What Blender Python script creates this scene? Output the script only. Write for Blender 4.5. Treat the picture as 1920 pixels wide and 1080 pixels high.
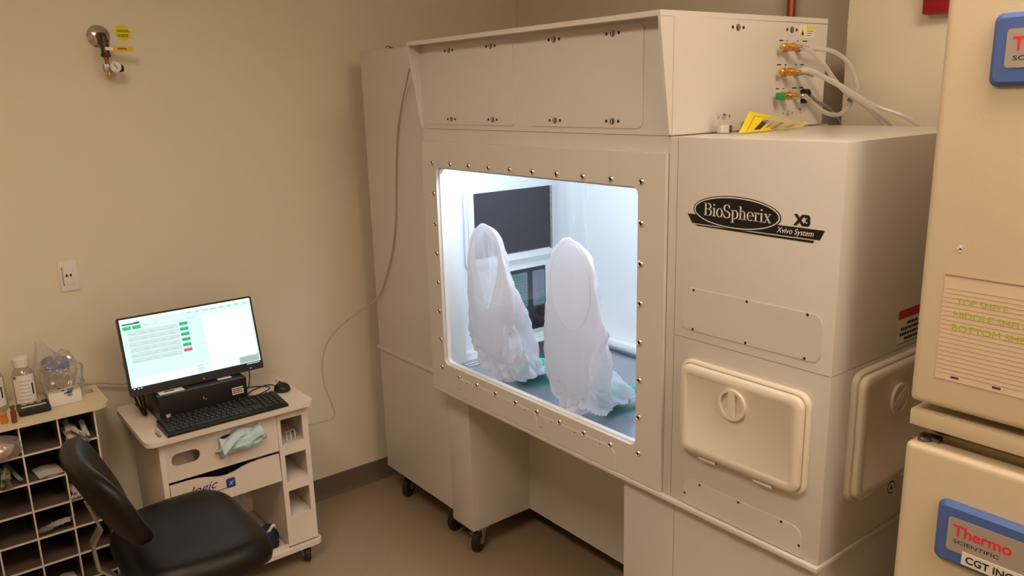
import bpy, bmesh, math, random
from mathutils import Vector, Matrix, noise
PI = math.pi
rnd = random.Random(7)
for o in list(bpy.data.objects): bpy.data.objects.remove(o)
S = bpy.context.scene
COL = S.collection

# ------------------------------------------------------------ camera
YAW, PIT, ROL, FPX = 0.910863, 0.236874, -0.0264223, 1503.02
CAM = Vector((3.2, -1.53, 1.78))
_f = Vector((-math.sin(YAW)*math.cos(PIT), math.cos(YAW)*math.cos(PIT), -math.sin(PIT)))
_r0 = Vector((math.cos(YAW), math.sin(YAW), 0)); _u0 = _r0.cross(_f)
_r = _r0*math.cos(ROL) + _u0*math.sin(ROL); _u = -_r0*math.sin(ROL) + _u0*math.cos(ROL)
cd = bpy.data.cameras.new('camera'); cam = bpy.data.objects.new('camera', cd); COL.objects.link(cam)
cd.sensor_width = 36.0; cd.lens = FPX/1920*36.0; cd.clip_start = 0.05
cam.matrix_world = Matrix(((_r.x, _u.x, -_f.x, CAM.x), (_r.y, _u.y, -_f.y, CAM.y), (_r.z, _u.z, -_f.z, CAM.z), (0, 0, 0, 1)))
S.camera = cam
def at(px, py, ax, val):
    """world point seen at a photo pixel on the plane ax = val (used to measure the photo)"""
    d = _f + _r*((px-960)/FPX) - _u*((py-540)/FPX); i = 'xyz'.index(ax)
    return CAM + d*((val-CAM[i])/d[i])

# ------------------------------------------------------------ world, exposure
W = bpy.data.worlds.new('world'); S.world = W; W.use_nodes = True
W.node_tree.nodes['Background'].inputs[0].default_value = (1.0, 0.8, 0.6, 1); W.node_tree.nodes['Background'].inputs[1].default_value = 0.05
S.view_settings.view_transform = 'Standard'; S.view_settings.look = 'None'
S.view_settings.gamma = 1; S.view_settings.use_curve_mapping = False
S.view_settings.exposure = 0.0
LAMP_RGB = (1.0, 0.81, 0.62)
ROOM_LAMPS = [ # x, y, size_x, size_y, strength of the troffers in the ceiling
    (3.15, -0.18, 1.2, 0.6, 13.5),
    (2.05, -1.55, 1.2, 0.6, 14.5),
    (4.60, -0.85, 0.6, 0.6, 28.0)]
CHAMBER_RGB = (0.74, 0.88, 1.0); CHAMBER_STRENGTH = 48.0
CEIL = 2.75

# ------------------------------------------------------------ materials
MATS = {}
def mat(name, col, rough=0.5, metal=0.0, emit=None, es=0.0, alpha=1.0, trans=0.0, bump=0.0, bscale=200.0, var=0.0, vscale=3.0, spec=0.5, coat=0.0, ior=1.45):
    m = bpy.data.materials.new(name); m.use_nodes = True; nt = m.node_tree; b = nt.nodes['Principled BSDF']
    b.inputs['Base Color'].default_value = (*col, 1); b.inputs['Roughness'].default_value = rough
    b.inputs['Metallic'].default_value = metal; b.inputs['Alpha'].default_value = alpha
    b.inputs['Transmission Weight'].default_value = trans; b.inputs['Specular IOR Level'].default_value = spec
    b.inputs['Coat Weight'].default_value = coat; b.inputs['IOR'].default_value = ior
    if emit: b.inputs['Emission Color'].default_value = (*emit, 1); b.inputs['Emission Strength'].default_value = es
    if bump or var:
        tc = nt.nodes.new('ShaderNodeTexCoord')
    if bump:
        n = nt.nodes.new('ShaderNodeTexNoise'); n.inputs['Scale'].default_value = bscale; n.inputs['Detail'].default_value = 3
        nt.links.new(tc.outputs['Object'], n.inputs['Vector'])
        bp = nt.nodes.new('ShaderNodeBump'); bp.inputs['Strength'].default_value = bump; bp.inputs['Distance'].default_value = 0.002
        nt.links.new(n.outputs['Fac'], bp.inputs['Height']); nt.links.new(bp.outputs['Normal'], b.inputs['Normal'])
    if var:
        n = nt.nodes.new('ShaderNodeTexNoise'); n.inputs['Scale'].default_value = vscale; n.inputs['Detail'].default_value = 5
        nt.links.new(tc.outputs['Object'], n.inputs['Vector'])
        mx = nt.nodes.new('ShaderNodeMix'); mx.data_type = 'RGBA'
        mx.inputs[6].default_value = (*[c*(1-var) for c in col], 1); mx.inputs[7].default_value = (*[min(1, c*(1+var)) for c in col], 1)
        nt.links.new(n.outputs['Fac'], mx.inputs[0]); nt.links.new(mx.outputs[2], b.inputs['Base Color'])
    MATS[name] = m
    return m
def film(name, col, clear, transl, gloss_rough=0.15, gloss=0.1):
    """thin plastic film: part clear, part milky (diffuse + translucent), with a gloss on top"""
    m = bpy.data.materials.new(name); m.use_nodes = True; nt = m.node_tree; nt.nodes.clear()
    N = nt.nodes.new; L = nt.links.new
    out = N('ShaderNodeOutputMaterial'); tr = N('ShaderNodeBsdfTransparent'); d = N('ShaderNodeBsdfDiffuse'); t = N('ShaderNodeBsdfTranslucent'); g = N('ShaderNodeBsdfGlossy')
    d.inputs[0].default_value = (*col, 1); t.inputs[0].default_value = (*col, 1); g.inputs['Roughness'].default_value = gloss_rough
    a = N('ShaderNodeMixShader'); a.inputs[0].default_value = transl; L(d.outputs[0], a.inputs[1]); L(t.outputs[0], a.inputs[2])
    b = N('ShaderNodeMixShader'); lw = N('ShaderNodeLayerWeight'); lw.inputs[0].default_value = 0.35
    mr = N('ShaderNodeMapRange'); mr.inputs[3].default_value = clear; mr.inputs[4].default_value = max(0.0, clear-0.45)
    L(lw.outputs['Facing'], mr.inputs[0]); L(mr.outputs[0], b.inputs[0]); L(a.outputs[0], b.inputs[1]); L(tr.outputs[0], b.inputs[2])
    c = N('ShaderNodeMixShader'); c.inputs[0].default_value = gloss; L(b.outputs[0], c.inputs[1]); L(g.outputs[0], c.inputs[2])
    L(c.outputs[0], out.inputs[0]); MATS[name] = m; return m
def clearpane(name):
    m = bpy.data.materials.new(name); m.use_nodes = True; nt = m.node_tree; nt.nodes.clear()
    N = nt.nodes.new; L = nt.links.new
    out = N('ShaderNodeOutputMaterial'); tr = N('ShaderNodeBsdfTransparent'); g = N('ShaderNodeBsdfGlossy'); g.inputs['Roughness'].default_value = 0.02
    tr.inputs[0].default_value = (0.992, 0.996, 1, 1)
    c = N('ShaderNodeMixShader'); c.inputs[0].default_value = 0.018; L(tr.outputs[0], c.inputs[1]); L(g.outputs[0], c.inputs[2]); L(c.outputs[0], out.inputs[0]); MATS[name] = m; return m
M = MATS
mat('wall_paint', (0.78, 0.70, 0.545), 0.85, bump=0.15, bscale=350)
mat('ceiling_tile', (0.84, 0.80, 0.74), 0.9, bump=0.3, bscale=120)
mat('vinyl_floor', (0.34, 0.25, 0.165), 0.42, var=0.12, vscale=60, bump=0.05, bscale=40)
mat('rubber_base', (0.15, 0.115, 0.085), 0.6)
mat('white_plastic', (0.69, 0.65, 0.605), 0.24, bump=0.04, bscale=260)
mat('white_inner', (0.86, 0.88, 0.90), 0.4)
mat('door_plastic', (0.78, 0.71, 0.60), 0.38)
mat('seam', (0.22, 0.19, 0.16), 0.8)
mat('cart_white', (0.80, 0.70, 0.60), 0.4, var=0.03, vscale=5)
mat('shelf_cream', (0.74, 0.64, 0.45), 0.45)
mat('black_vinyl', (0.009, 0.007, 0.006), 0.42, bump=0.1, bscale=300, spec=0.35)
mat('black_plastic', (0.016, 0.014, 0.013), 0.38)
mat('key_black', (0.022, 0.020, 0.019), 0.5)
mat('pale_print', (0.62, 0.60, 0.55), 0.6)
mat('tyre_black', (0.02, 0.018, 0.016), 0.5)
mat('hole_black', (0.01, 0.009, 0.008), 0.9)
mat('chrome', (0.75, 0.72, 0.68), 0.18, 1.0)
mat('steel', (0.42, 0.45, 0.50), 0.28, 1.0, var=0.12, vscale=14)
mat('dark_steel', (0.25, 0.22, 0.19), 0.35, 1.0)
mat('grey_metal', (0.40, 0.37, 0.34), 0.4, 0.7)
mat('brass', (0.75, 0.45, 0.13), 0.28, 1.0)
mat('copper', (0.42, 0.13, 0.07), 0.35, 0.8)
mat('bronze', (0.10, 0.06, 0.045), 0.45, 0.6)
mat('paper', (0.80, 0.76, 0.70), 0.8)
mat('ink', (0.02, 0.017, 0.015), 0.7)
mat('logo_black', (0.008, 0.007, 0.007), 0.5)
mat('logo_white', (0.80, 0.76, 0.70), 0.5)
mat('incubator_beige', (0.72, 0.60, 0.42), 0.42, bump=0.12, bscale=260)
mat('plate_blue', (0.08, 0.15, 0.42), 0.5, bump=0.2, bscale=400)
mat('plate_grey', (0.42, 0.36, 0.31), 0.45)
mat('red_print', (0.85, 0.03, 0.06), 0.5)
mat('red_plastic', (0.30, 0.003, 0.005), 0.4)
mat('sticker_yellow', (0.75, 0.66, 0.01), 0.6)
mat('handle_yellow', (0.80, 0.50, 0.01), 0.5)
mat('bag_yellow', (0.88, 0.72, 0.02), 0.4)
mat('green_plastic', (0.02, 0.35, 0.10), 0.35)
mat('blue_plastic', (0.02, 0.09, 0.42), 0.35)
mat('mask_blue', (0.56, 0.73, 0.80), 0.8)
mat('mask_deep', (0.12, 0.32, 0.60), 0.8)
mat('emblem_blue', (0.02, 0.05, 0.30), 0.4)
mat('ink_violet', (0.06, 0.03, 0.16), 0.6)
mat('glove_teal', (0.0, 0.52, 0.40), 0.42)
mat('cable_beige', (0.50, 0.42, 0.30), 0.5)
mat('marker_green', (0.45, 0.50, 0.06), 0.8)
mat('rule_line', (0.40, 0.22, 0.15), 0.8)
mat('card_paper', (0.78, 0.62, 0.44), 0.85)
mat('amber_glass', (0.20, 0.055, 0.012), 0.12, coat=0.5)
mat('orange_glass', (0.62, 0.22, 0.03), 0.15, coat=0.5)
mat('label_red', (0.55, 0.03, 0.04), 0.5)
mat('pink_foam', (0.70, 0.42, 0.36), 0.8)
mat('green_wrap', (0.38, 0.36, 0.24), 0.6)
mat('white_wrap', (0.72, 0.66, 0.60), 0.45)
mat('navy_cloth', (0.012, 0.015, 0.045), 0.7)
mat('black_window', (0.035, 0.033, 0.045), 0.25, spec=0.4)
mat('dark_glass', (0.012, 0.012, 0.018), 0.08)
mat('media_grey', (0.30, 0.34, 0.38), 0.3, alpha=0.7)
mat('tube_label', (0.10, 0.08, 0.07), 0.6)
film('clear_bag', (0.86, 0.82, 0.78), 0.80, 0.5, 0.12, 0.12)
film('sleeve_film', (0.93, 0.93, 1.0), 0.33, 0.45, 0.2, 0.06)
film('tube_clear', (0.92, 0.90, 0.86), 0.40, 0.5, 0.08, 0.14)
film('bottle_clear', (0.66, 0.58, 0.48), 0.55, 0.5, 0.1, 0.1)
clearpane('acrylic')
mat('lamp_diffuser', (0.9, 0.9, 0.9), 0.6, emit=LAMP_RGB, es=1.0)
mat('chamber_lamp', (0.9, 0.9, 0.9), 0.6, emit=CHAMBER_RGB, es=CHAMBER_STRENGTH)
def glow(name, col, s): return mat(name, (0, 0, 0), 0.3, emit=col, es=s)
glow('scr_bg', (0.72, 0.95, 0.93), 1.05); glow('scr_white', (0.97, 1.0, 0.97), 1.35); glow('scr_grey', (0.50, 0.62, 0.60), 0.85)
glow('scr_bar', (0.62, 0.80, 0.78), 1.05); glow('scr_green', (0.005, 0.50, 0.20), 1.0); glow('scr_lime', (0.05, 0.62, 0.20), 0.95); glow('scr_pink', (0.85, 0.10, 0.25), 0.9)
glow('scr_blue', (0.02, 0.14, 0.30), 0.8); glow('scr_dark', (0.015, 0.018, 0.02), 0.6); glow('led_blue', (0.05, 0.08, 1.0), 6.0)
glow('scr_line', (0.42, 0.54, 0.52), 0.85)
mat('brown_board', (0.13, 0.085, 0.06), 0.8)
def screen_glow():   # iridescent picture on the small display inside the chamber
    m = bpy.data.materials.new('chamber_display'); m.use_nodes = True; nt = m.node_tree; b = nt.nodes['Principled BSDF']
    b.inputs['Base Color'].default_value = (0.01, 0.01, 0.015, 1); b.inputs['Roughness'].default_value = 0.1
    tc = nt.nodes.new('ShaderNodeTexCoord'); w = nt.nodes.new('ShaderNodeTexWave'); w.wave_type = 'BANDS'; w.bands_direction = 'Z'
    w.inputs['Scale'].default_value = 26; w.inputs['Distortion'].default_value = 3; w.inputs['Detail'].default_value = 2
    gr = nt.nodes.new('ShaderNodeTexNoise'); gr.inputs['Scale'].default_value = 9
    cr = nt.nodes.new('ShaderNodeValToRGB'); e = cr.color_ramp.elements
    e[0].position = 0.3; e[0].color = (0.02, 0.10, 0.12, 1); e[1].position = 0.7; e[1].color = (0.20, 0.20, 0.34, 1)
    x = e.new(0.5); x.color = (0.03, 0.24, 0.20, 1)
    mx = nt.nodes.new('ShaderNodeMath'); mx.operation = 'MULTIPLY_ADD'; mx.inputs[1].default_value = 0.25
    nt.links.new(tc.outputs['Object'], w.inputs['Vector']); nt.links.new(tc.outputs['Object'], gr.inputs['Vector'])
    nt.links.new(w.outputs['Fac'], mx.inputs[0]); nt.links.new(gr.outputs['Fac'], mx.inputs[2]); nt.links.new(mx.outputs[0], cr.inputs[0])
    nt.links.new(cr.outputs[0], b.inputs['Emission Color']); b.inputs['Emission Strength'].default_value = 0.7
    MATS['chamber_display'] = m
screen_glow()

# ------------------------------------------------------------ mesh helpers
class MB:
    def __init__(s): s.b = bmesh.new(); s.mi = 0; s.ms = []
    def m(s, name):
        if name not in s.ms: s.ms.append(name)
        s.mi = s.ms.index(name); return s
    def _fin(s, faces):
        for f in faces: f.material_index = s.mi
    def box(s, x0, x1, y0, y1, z0, z1, bev=0.0, seg=2):
        r = bmesh.ops.create_cube(s.b, size=1.0); vs = r['verts']
        for v in vs: v.co = Vector(((x0+x1)/2+v.co.x*(x1-x0), (y0+y1)/2+v.co.y*(y1-y0), (z0+z1)/2+v.co.z*(z1-z0)))
        fs = set(f for v in vs for f in v.link_faces)
        s._fin(fs)
        if bev:
            es = set(e for v in vs for e in v.link_edges)
            r = bmesh.ops.bevel(s.b, geom=list(es), offset=bev, segments=seg, affect='EDGES', profile=0.6)
            s._fin(r['faces'])
        return s
    def ring(s, pts): return [s.b.verts.new(p) for p in pts]
    def loft(s, rings, closed=True, cap0=True, cap1=True):
        R = [s.ring(r) for r in rings]; fs = []
        for a, b in zip(R, R[1:]):
            n = len(a)
            for i in range(n if closed else n-1):
                j = (i+1) % n
                try: fs.append(s.b.faces.new((a[i], a[j], b[j], b[i])))
                except ValueError: pass
        if cap0: fs.append(s.b.faces.new(R[0][::-1]))
        if cap1: fs.append(s.b.faces.new(R[-1]))
        s._fin(fs); return s
    def cyl(s, p0, p1, r0, r1=None, n=20, caps=True):
        p0, p1 = Vector(p0), Vector(p1); r1 = r0 if r1 is None else r1
        d = (p1-p0).normalized(); a = d.orthogonal().normalized(); b = d.cross(a)
        mk = lambda p, r: [p+(a*math.cos(2*PI*i/n)+b*math.sin(2*PI*i/n))*r for i in range(n)]
        return s.loft([mk(p0, r0), mk(p1, r1)], cap0=caps, cap1=caps)
    def lathe(s, p, d, prof, n=24, caps=True):
        """prof = [(distance along d, radius)...]"""
        p, d = Vector(p), Vector(d).normalized(); a = d.orthogonal().normalized(); b = d.cross(a)
        return s.loft([[p+d*h+(a*math.cos(2*PI*i/n)+b*math.sin(2*PI*i/n))*max(r, 1e-4) for i in range(n)] for h, r in prof], cap0=caps, cap1=caps)
    def tube(s, pts, r, n=10, sub=8, caps=True):
        pts = [Vector(p) for p in pts]
        P = [pts[0]*2-pts[1]]+pts+[pts[-1]*2-pts[-2]] ; path = []
        for i in range(1, len(P)-2):
            for k in range(sub):
                t = k/sub; a, b, c, d = P[i-1], P[i], P[i+1], P[i+2]
                path.append(0.5*((2*b)+(c-a)*t+(2*a-5*b+4*c-d)*t*t+(3*b-a-3*c+d)*t**3))
        path.append(pts[-1])
        if sub == 1: path = pts
        rings = []; nrm = None
        for i, p in enumerate(path):
            d = (path[min(i+1, len(path)-1)]-path[max(i-1, 0)]).normalized()
            nrm = d.orthogonal().normalized() if nrm is None else (nrm-d*nrm.dot(d)).normalized()
            b = d.cross(nrm); rr = r(i/(len(path)-1)) if callable(r) else r
            rings.append([p+(nrm*math.cos(2*PI*k/n)+b*math.sin(2*PI*k/n))*rr for k in range(n)])
        return s.loft(rings, cap0=caps, cap1=caps)
    def prism(s, ax, outer, w0, w1, holes=()):
        """flat outline (u,v) with holes on the plane normal to ax, thick from w0 to w1"""
        f = {'x': lambda u, v, w: (w, u, v), 'y': lambda u, v, w: (u, w, v), 'z': lambda u, v, w: (u, v, w)}[ax]
        loops = [outer]+list(holes); fs = []
        tops = []
        for w in (w0, w1):
            es = []; L = []
            for lp in loops:
                vs = [s.b.verts.new(f(u, v, w)) for u, v in lp]; L.append(vs)
                es += [s.b.edges.new((vs[i], vs[(i+1) % len(vs)])) for i in range(len(vs))]
            if len(loops) == 1: fs.append(s.b.faces.new(L[0]))
            else:
                r = bmesh.ops.triangle_fill(s.b, use_beauty=True, edges=es); fs += [g for g in r['geom'] if isinstance(g, bmesh.types.BMFace)]
            tops.append(L)
        for a, b in zip(*tops):
            for i in range(len(a)):
                j = (i+1) % len(a); fs.append(s.b.faces.new((a[i], a[j], b[j], b[i])))
        s._fin(fs); return s
    def add_mesh(s, me, mw):
        """append a mesh (used for lettering), transformed"""
        n0 = len(s.b.verts); f0 = len(s.b.faces); s.b.from_mesh(me); s.b.verts.ensure_lookup_table(); s.b.faces.ensure_lookup_table()
        for v in s.b.verts[n0:]: v.co = mw @ v.co
        s._fin(s.b.faces[f0:]); return s
    def text(s, body, ax, u, v, w, size, thick=0.0006, bold=0.0, shear=0.0, sx=1.0, align='LEFT', rot=0.0):
        c = bpy.data.curves.new('t', 'FONT'); c.body = body; c.size = size; c.extrude = thick; c.offset = bold*size; c.shear = shear; c.align_x = align; c.resolution_u = 3
        o = bpy.data.objects.new('t', c); COL.objects.link(o); bpy.context.view_layer.update()
        me = bpy.data.meshes.new_from_object(o.evaluated_get(bpy.context.evaluated_depsgraph_get()))
        bpy.data.objects.remove(o); bpy.data.curves.remove(c)
        B = {'y': Matrix(((1, 0, 0, u), (0, 0, -1, w), (0, 1, 0, v), (0, 0, 0, 1))),      # faces -y
             'x': Matrix(((0, 0, 1, w), (1, 0, 0, u), (0, 1, 0, v), (0, 0, 0, 1))),       # faces +x
             'z': Matrix(((0, -1, 0, u), (1, 0, 0, v), (0, 0, 1, w), (0, 0, 0, 1)))}[ax]  # lies flat, read from +x
        s.add_mesh(me, B @ Matrix.Rotation(rot, 4, 'Z') @ Matrix.Diagonal((sx, 1, 1, 1))); bpy.data.meshes.remove(me); return s
    def subdiv(s, cuts=1):
        bmesh.ops.subdivide_edges(s.b, edges=s.b.edges[:], cuts=cuts, use_grid_fill=True); return s
    def warp(s, fn):
        for v in s.b.verts: v.co = fn(v.co)
        return s
    def build(s, name, material=None, parent=None, smooth=True, ang=38, recalc=True):
        if recalc: bmesh.ops.recalc_face_normals(s.b, faces=s.b.faces[:])
        off = Vector(parent['_o']) if parent is not None else Vector((0, 0, 0))
        if parent is None:
            zs = [v.co for v in s.b.verts]
            off = Vector((sum(min(c[i] for c in zs)+max(c[i] for c in zs) for _ in (0,))/2 if i < 2 else min(c[2] for c in zs) for i in range(3)))
        for v in s.b.verts: v.co -= off
        me = bpy.data.meshes.new(name); s.b.to_mesh(me); s.b.free()
        for n in (s.ms or [material]): me.materials.append(M[n])
        if smooth:
            me.shade_smooth(); me.set_sharp_from_angle(angle=math.radians(ang))
        o = bpy.data.objects.new(name, me); COL.objects.link(o)
        if parent is not None: o.parent = parent
        else: o.location = off
        o['_o'] = tuple(off)
        return o
def thing(name, label, cat, loc, group=None):
    o = bpy.data.objects.new(name, None); o.empty_display_size = 0.05; COL.objects.link(o); o.location = loc; o['_o'] = tuple(loc)
    return tag(o, label, cat, group)
def tag(o, label, cat, group=None, kind=None):
    o['label'] = label; o['category'] = cat
    if group: o['group'] = group
    if kind: o['kind'] = kind
    return o
def struct(o): o['kind'] = 'structure'; return o
def part_copy(o, d, parent=None):
    c = o.copy(); COL.objects.link(c); c.parent = parent if parent else o.parent; c.location = o.location+Vector(d)
    for ch in o.children:
        e = ch.copy(); COL.objects.link(e); e.parent = c
    return c
def rrect(u0, u1, v0, v1, r, n=6, rr=None):
    """rounded rectangle outline; rr = radii (bl, br, tr, tl)"""
    rr = rr or (r,)*4; P = []
    for (cu, cv, a0, q) in ((u0, v0, PI, rr[0]), (u1, v0, 1.5*PI, rr[1]), (u1, v1, 0, rr[2]), (u0, v1, PI/2, rr[3])):
        su = 1 if cu == u0 else -1; sv = 1 if cv == v0 else -1
        if q <= 0: P.append((cu, cv)); continue
        for k in range(n+1):
            a = a0+PI/2*k/n; P.append((cu+su*q+q*math.cos(a), cv+sv*q+q*math.sin(a)))
    return P
def ell(cu, cv, a, b, n=32): return [(cu+a*math.cos(2*PI*i/n), cv+b*math.sin(2*PI*i/n)) for i in range(n)]

# ------------------------------------------------------------ room
RX0, RX1, RY0, RY1 = 0.0, 5.6, -4.4, 1.02
struct(MB().box(RX0-.1, RX1+.1, RY0-.1, RY1+.1, -0.1, 0.0).build('floor', 'vinyl_floor', smooth=False))
lampholes = [[(x-sx/2, y-sy/2), (x+sx/2, y-sy/2), (x+sx/2, y+sy/2), (x-sx/2, y+sy/2)] for x, y, sx, sy, _ in ROOM_LAMPS]
struct(MB().prism('z', [(RX0-.1, RY0-.1), (RX1+.1, RY0-.1), (RX1+.1, RY1+.1), (RX0-.1, RY1+.1)], CEIL, CEIL+.1, lampholes).build('ceiling', 'ceiling_tile', smooth=False))
struct(MB().box(RX0-.1, RX0, RY0, RY1, 0, CEIL).build('wall_left', 'wall_paint', smooth=False))
struct(MB().box(RX0, RX1, RY1, RY1+.1, 0, CEIL).build('wall_back', 'wall_paint', smooth=False))
struct(MB().box(1.845, RX1, 0.82, RY1, 0, CEIL).build('wall_back_right', 'wall_paint', smooth=False))
struct(MB().box(RX1, RX1+.1, RY0, RY1, 0, CEIL).build('wall_right', 'wall_paint', smooth=False))
struct(MB().box(RX0, RX1, RY0-.1, RY0, 0, CEIL).build('wall_front', 'wall_paint', smooth=False))
bb = MB().prism('y', [(0.0005, 0.0005), (0.014, 0.0005), (0.008, 0.006), (0.004, 0.02), (0.004, 0.096), (0.0005, 0.1)], RY0, RY1); struct(bb.build('baseboard_left', 'rubber_base'))
struct(MB().box(0.004, 1.845, RY1-.004, RY1-.0005, 0.0005, 0.1).build('baseboard_back', 'rubber_base', smooth=False))
for i, (x, y, sx, sy, st) in enumerate(ROOM_LAMPS):
    t = thing('ceiling_light', ['warm recessed ceiling panel light right above the front of the incubators', 'warm recessed ceiling panel light over the chair side of the room', 'warm square ceiling panel light nearest the right wall'][i], 'ceiling light', (x, y, CEIL), 'recessed ceiling lights')
    MB().prism('z', [(x-sx/2+.002, y-sy/2+.002), (x+sx/2-.002, y-sy/2+.002), (x+sx/2-.002, y+sy/2-.002), (x-sx/2+.002, y+sy/2-.002)], CEIL-.004, CEIL+.05,
               [[(x-sx/2+.03, y-sy/2+.03), (x+sx/2-.03, y-sy/2+.03), (x+sx/2-.03, y+sy/2-.03), (x-sx/2+.03, y+sy/2-.03)]]).build('frame', 'white_plastic', t, smooth=False)
    dm = M['lamp_diffuser'].copy(); dm.name = 'lamp_diffuser_%d' % i; dm.node_tree.nodes['Principled BSDF'].inputs['Emission Strength'].default_value = st; M[dm.name] = dm
    MB().box(x-sx/2+.031, x+sx/2-.031, y-sy/2+.031, y+sy/2-.031, CEIL+.012, CEIL+.02).build('diffuser', dm.name, t, smooth=False)

# ------------------------------------------------------------ glove box workstation
XL, XM, XW1, XR = 0.16, 0.734, 1.872, 2.336
ZT, ZB, ZL, ZH = 1.671, 0.717, 0.705, 1.966
g = thing('glove_box', 'large white glove box workstation with lit window and sleeves standing against the back wall', 'glove box', (1.25, 0.35, 0.0))
MB().box(XL, 0.692, 0.08, 0.70, 0.142, 1.963, 0.003).build('left_cabinet', 'white_plastic', g)
b = MB(); b.box(0.694, 0.79, 0.08, 0.10, 0.72, 1.96); b.build('filler_panel', 'white_plastic', g)
b = MB(); b.box(0.692, 0.836, 0.08, 0.66, 0.102, 0.70, 0.003); b.build('left_pedestal', 'white_plastic', g)
MB().box(XL-.008, 0.735, 0.070, 0.081, 0.708, 0.722, 0.002).build('trim_strip', 'white_plastic', g)
MB().box(0.836, 1.716, 0.37, 0.385, 0.10, 0.702).build('knee_panel', 'white_plastic', g)
MB().box(1.716, XR-.004, 0.012, 0.66, 0.10, 0.703, 0.003).build('right_pedestal', 'white_plastic', g)
MB().box(XM-.004, XR+.004, -0.012, 0.66, ZL, ZB, 0.002).build('base_ledge', 'white_plastic', g)
# chamber shell
b = MB()
b.prism('y', [(XM, ZB), (XW1, ZB), (XW1, ZT), (XM, ZT)], 0.004, 0.022, [rrect(0.815, 1.785, 0.812, 1.55, .02)])
b.box(XM, XW1, 0.022, 0.70, 1.655, ZT); b.box(XM, XW1, 0.022, 0.70, ZB, 0.73)
b.build('chamber_shell', 'white_plastic', g, smooth=False)
b = MB()
b.box(0.694, 0.704, 0.10, 0.68, 0.735, 1.65)                                    # left wall
b.box(0.694, 0.81, 0.0225, 0.0795, 0.735, 1.65) if False else None
b.box(0.704, XW1-.005, 0.66, 0.675, 0.735, 1.65)                                # back wall
b.box(1.855, 1.869, 0.024, 0.66, 0.735, 1.65)                                   # right wall
b.box(0.704, 1.855, 0.024, 0.66, 1.640, 1.650)                                  # ceiling
b.box(0.704, 1.855, 0.024, 0.66, 0.735, 0.795)                                  # floor slab
b.box(0.794, 0.806, 0.024, 0.10, 0.795, 1.64)
b.box(0.704, 0.745, 0.10, 0.655, 0.795, 0.806, 0.004)                            # coved edge at the left wall
b.box(0.704, 1.855, 0.622, 0.66, 0.795, 0.832, 0.008)                            # rail at the back wall
b.box(0.765, 0.79, 0.645, 0.661, 0.80, 1.64, 0.003); b.box(0.86, 0.875, 0.650, 0.661, 0.80, 1.64, 0.003)
b.build('chamber_lining', 'white_inner', g)
b = MB(); b.prism('z', rrect(0.80, 1.845, 0.045, 0.612, .01), 0.7955, 0.799)
b.box(0.80, 1.845, 0.602, 0.614, 0.799, 0.812, 0.003)
b.build('steel_worktop', 'steel', g)
b = MB()
for k in range(2): b.box(0.83+k*.022, 0.838+k*.022, 0.075, 0.155, 0.7992, 0.8005)
b.build('floor_slots', 'white_inner', g)
for k, (x0, x1) in enumerate(((0.80, 1.20), (1.32, 1.80))):
    l = MB().box(x0, x1, 0.050, 0.080, 1.618, 1.639, 0.004).build('chamber_light', 'chamber_lamp', g)
    l['label'] = 'glowing blue-white strip light'
# inner transfer door with black window and the display below (on the left inner wall)
b = MB(); b.prism('x', rrect(0.178, 0.622, 1.123, 1.443, .03), 0.704, 0.716); b.prism('x', rrect(0.192, 0.61, 1.135, 1.432, .022), 0.716, 0.724); b.build('transfer_door', 'white_inner', g)
door = g.children[-1]
w = MB().box(0.7242, 0.7262, 0.218, 0.594, 1.165, 1.418).build('door_window', 'black_window', door); w['label'] = 'black window in the inner transfer door'
b = MB(); b.box(0.7242, 0.731, 0.594, 0.604, 1.160, 1.418)
b.m('x') if False else None
b.build('hinge_strip', 'grey_metal', door)
for k in range(5): MB().cyl((0.7312, 0.599, 1.19+.05*k), (0.7318, 0.599, 1.19+.05*k), 0.0018, n=8).build('rivet', 'ink', door)
b = MB(); b.box(0.704, 0.712, 0.335, 0.585, 0.815, 1.098, 0.004); b.build('display_frame', 'white_inner', g); fr = g.children[-1]
MB().box(0.7122, 0.716, 0.345, 0.575, 0.826, 1.090).build('display_panel', 'dark_glass', fr)
b = MB(); b.prism('x', rrect(0.385, 0.478, 0.925, 1.075, .008), 0.7162, 0.717); b.prism('x', rrect(0.505, 0.57, 0.925, 1.075, .008), 0.7162, 0.717)
d = b.build('display_picture', 'chamber_display', fr); d['label'] = 'green and violet striped picture'
# window frame (raised panel) with the screws
WU0, WU1, WV0, WV1 = 0.823, 1.777, 0.821, 1.541
b = MB(); b.prism('y', [(XM+.002, ZB+.002), (XW1-.003, ZB+.002), (XW1-.003, 1.629), (XM+.002, 1.629)], -0.008, 0.0035, [rrect(WU0, WU1, WV0, WV1, .022)])
b.build('window_frame', 'white_plastic', g, smooth=False); wf = g.children[-1]
b = MB(); b.prism('y', rrect(WU0-.004, WU1+.004, WV0-.004, WV1+.004, .024), 0.0036, 0.0195, [rrect(WU0+.006, WU1-.006, WV0+.006, WV1-.006, .018)]); gk = b.build('window_gasket', 'white_inner', g)
gk['label'] = 'pale edge of the clear window'
PORTS = [(1.068, 1.222), (1.490, 1.222)]; PA, PB = 0.088, 0.130; PC = 1.222
b = MB(); b.prism('y', rrect(WU0+.0065, WU1-.0065, WV0+.0065, WV1-.0065, .018), 0.006, 0.012, [ell(c, z, PA, PB, 40) for c, z in PORTS])
b.build('window_pane', 'acrylic', g, smooth=False)
b = MB().m('chrome'); b.lathe((0, -.0085, 0), (0, -1, 0), [(0, .0095), (.001, .0095), (.0035, .0078), (.0045, .0055), (.0035, .0045), (.002, .0042)], 18)
b.m('hole_black'); b.cyl((0, -.0108, 0), (0, -.0118, 0), .0038, n=6)
scr0 = None
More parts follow.
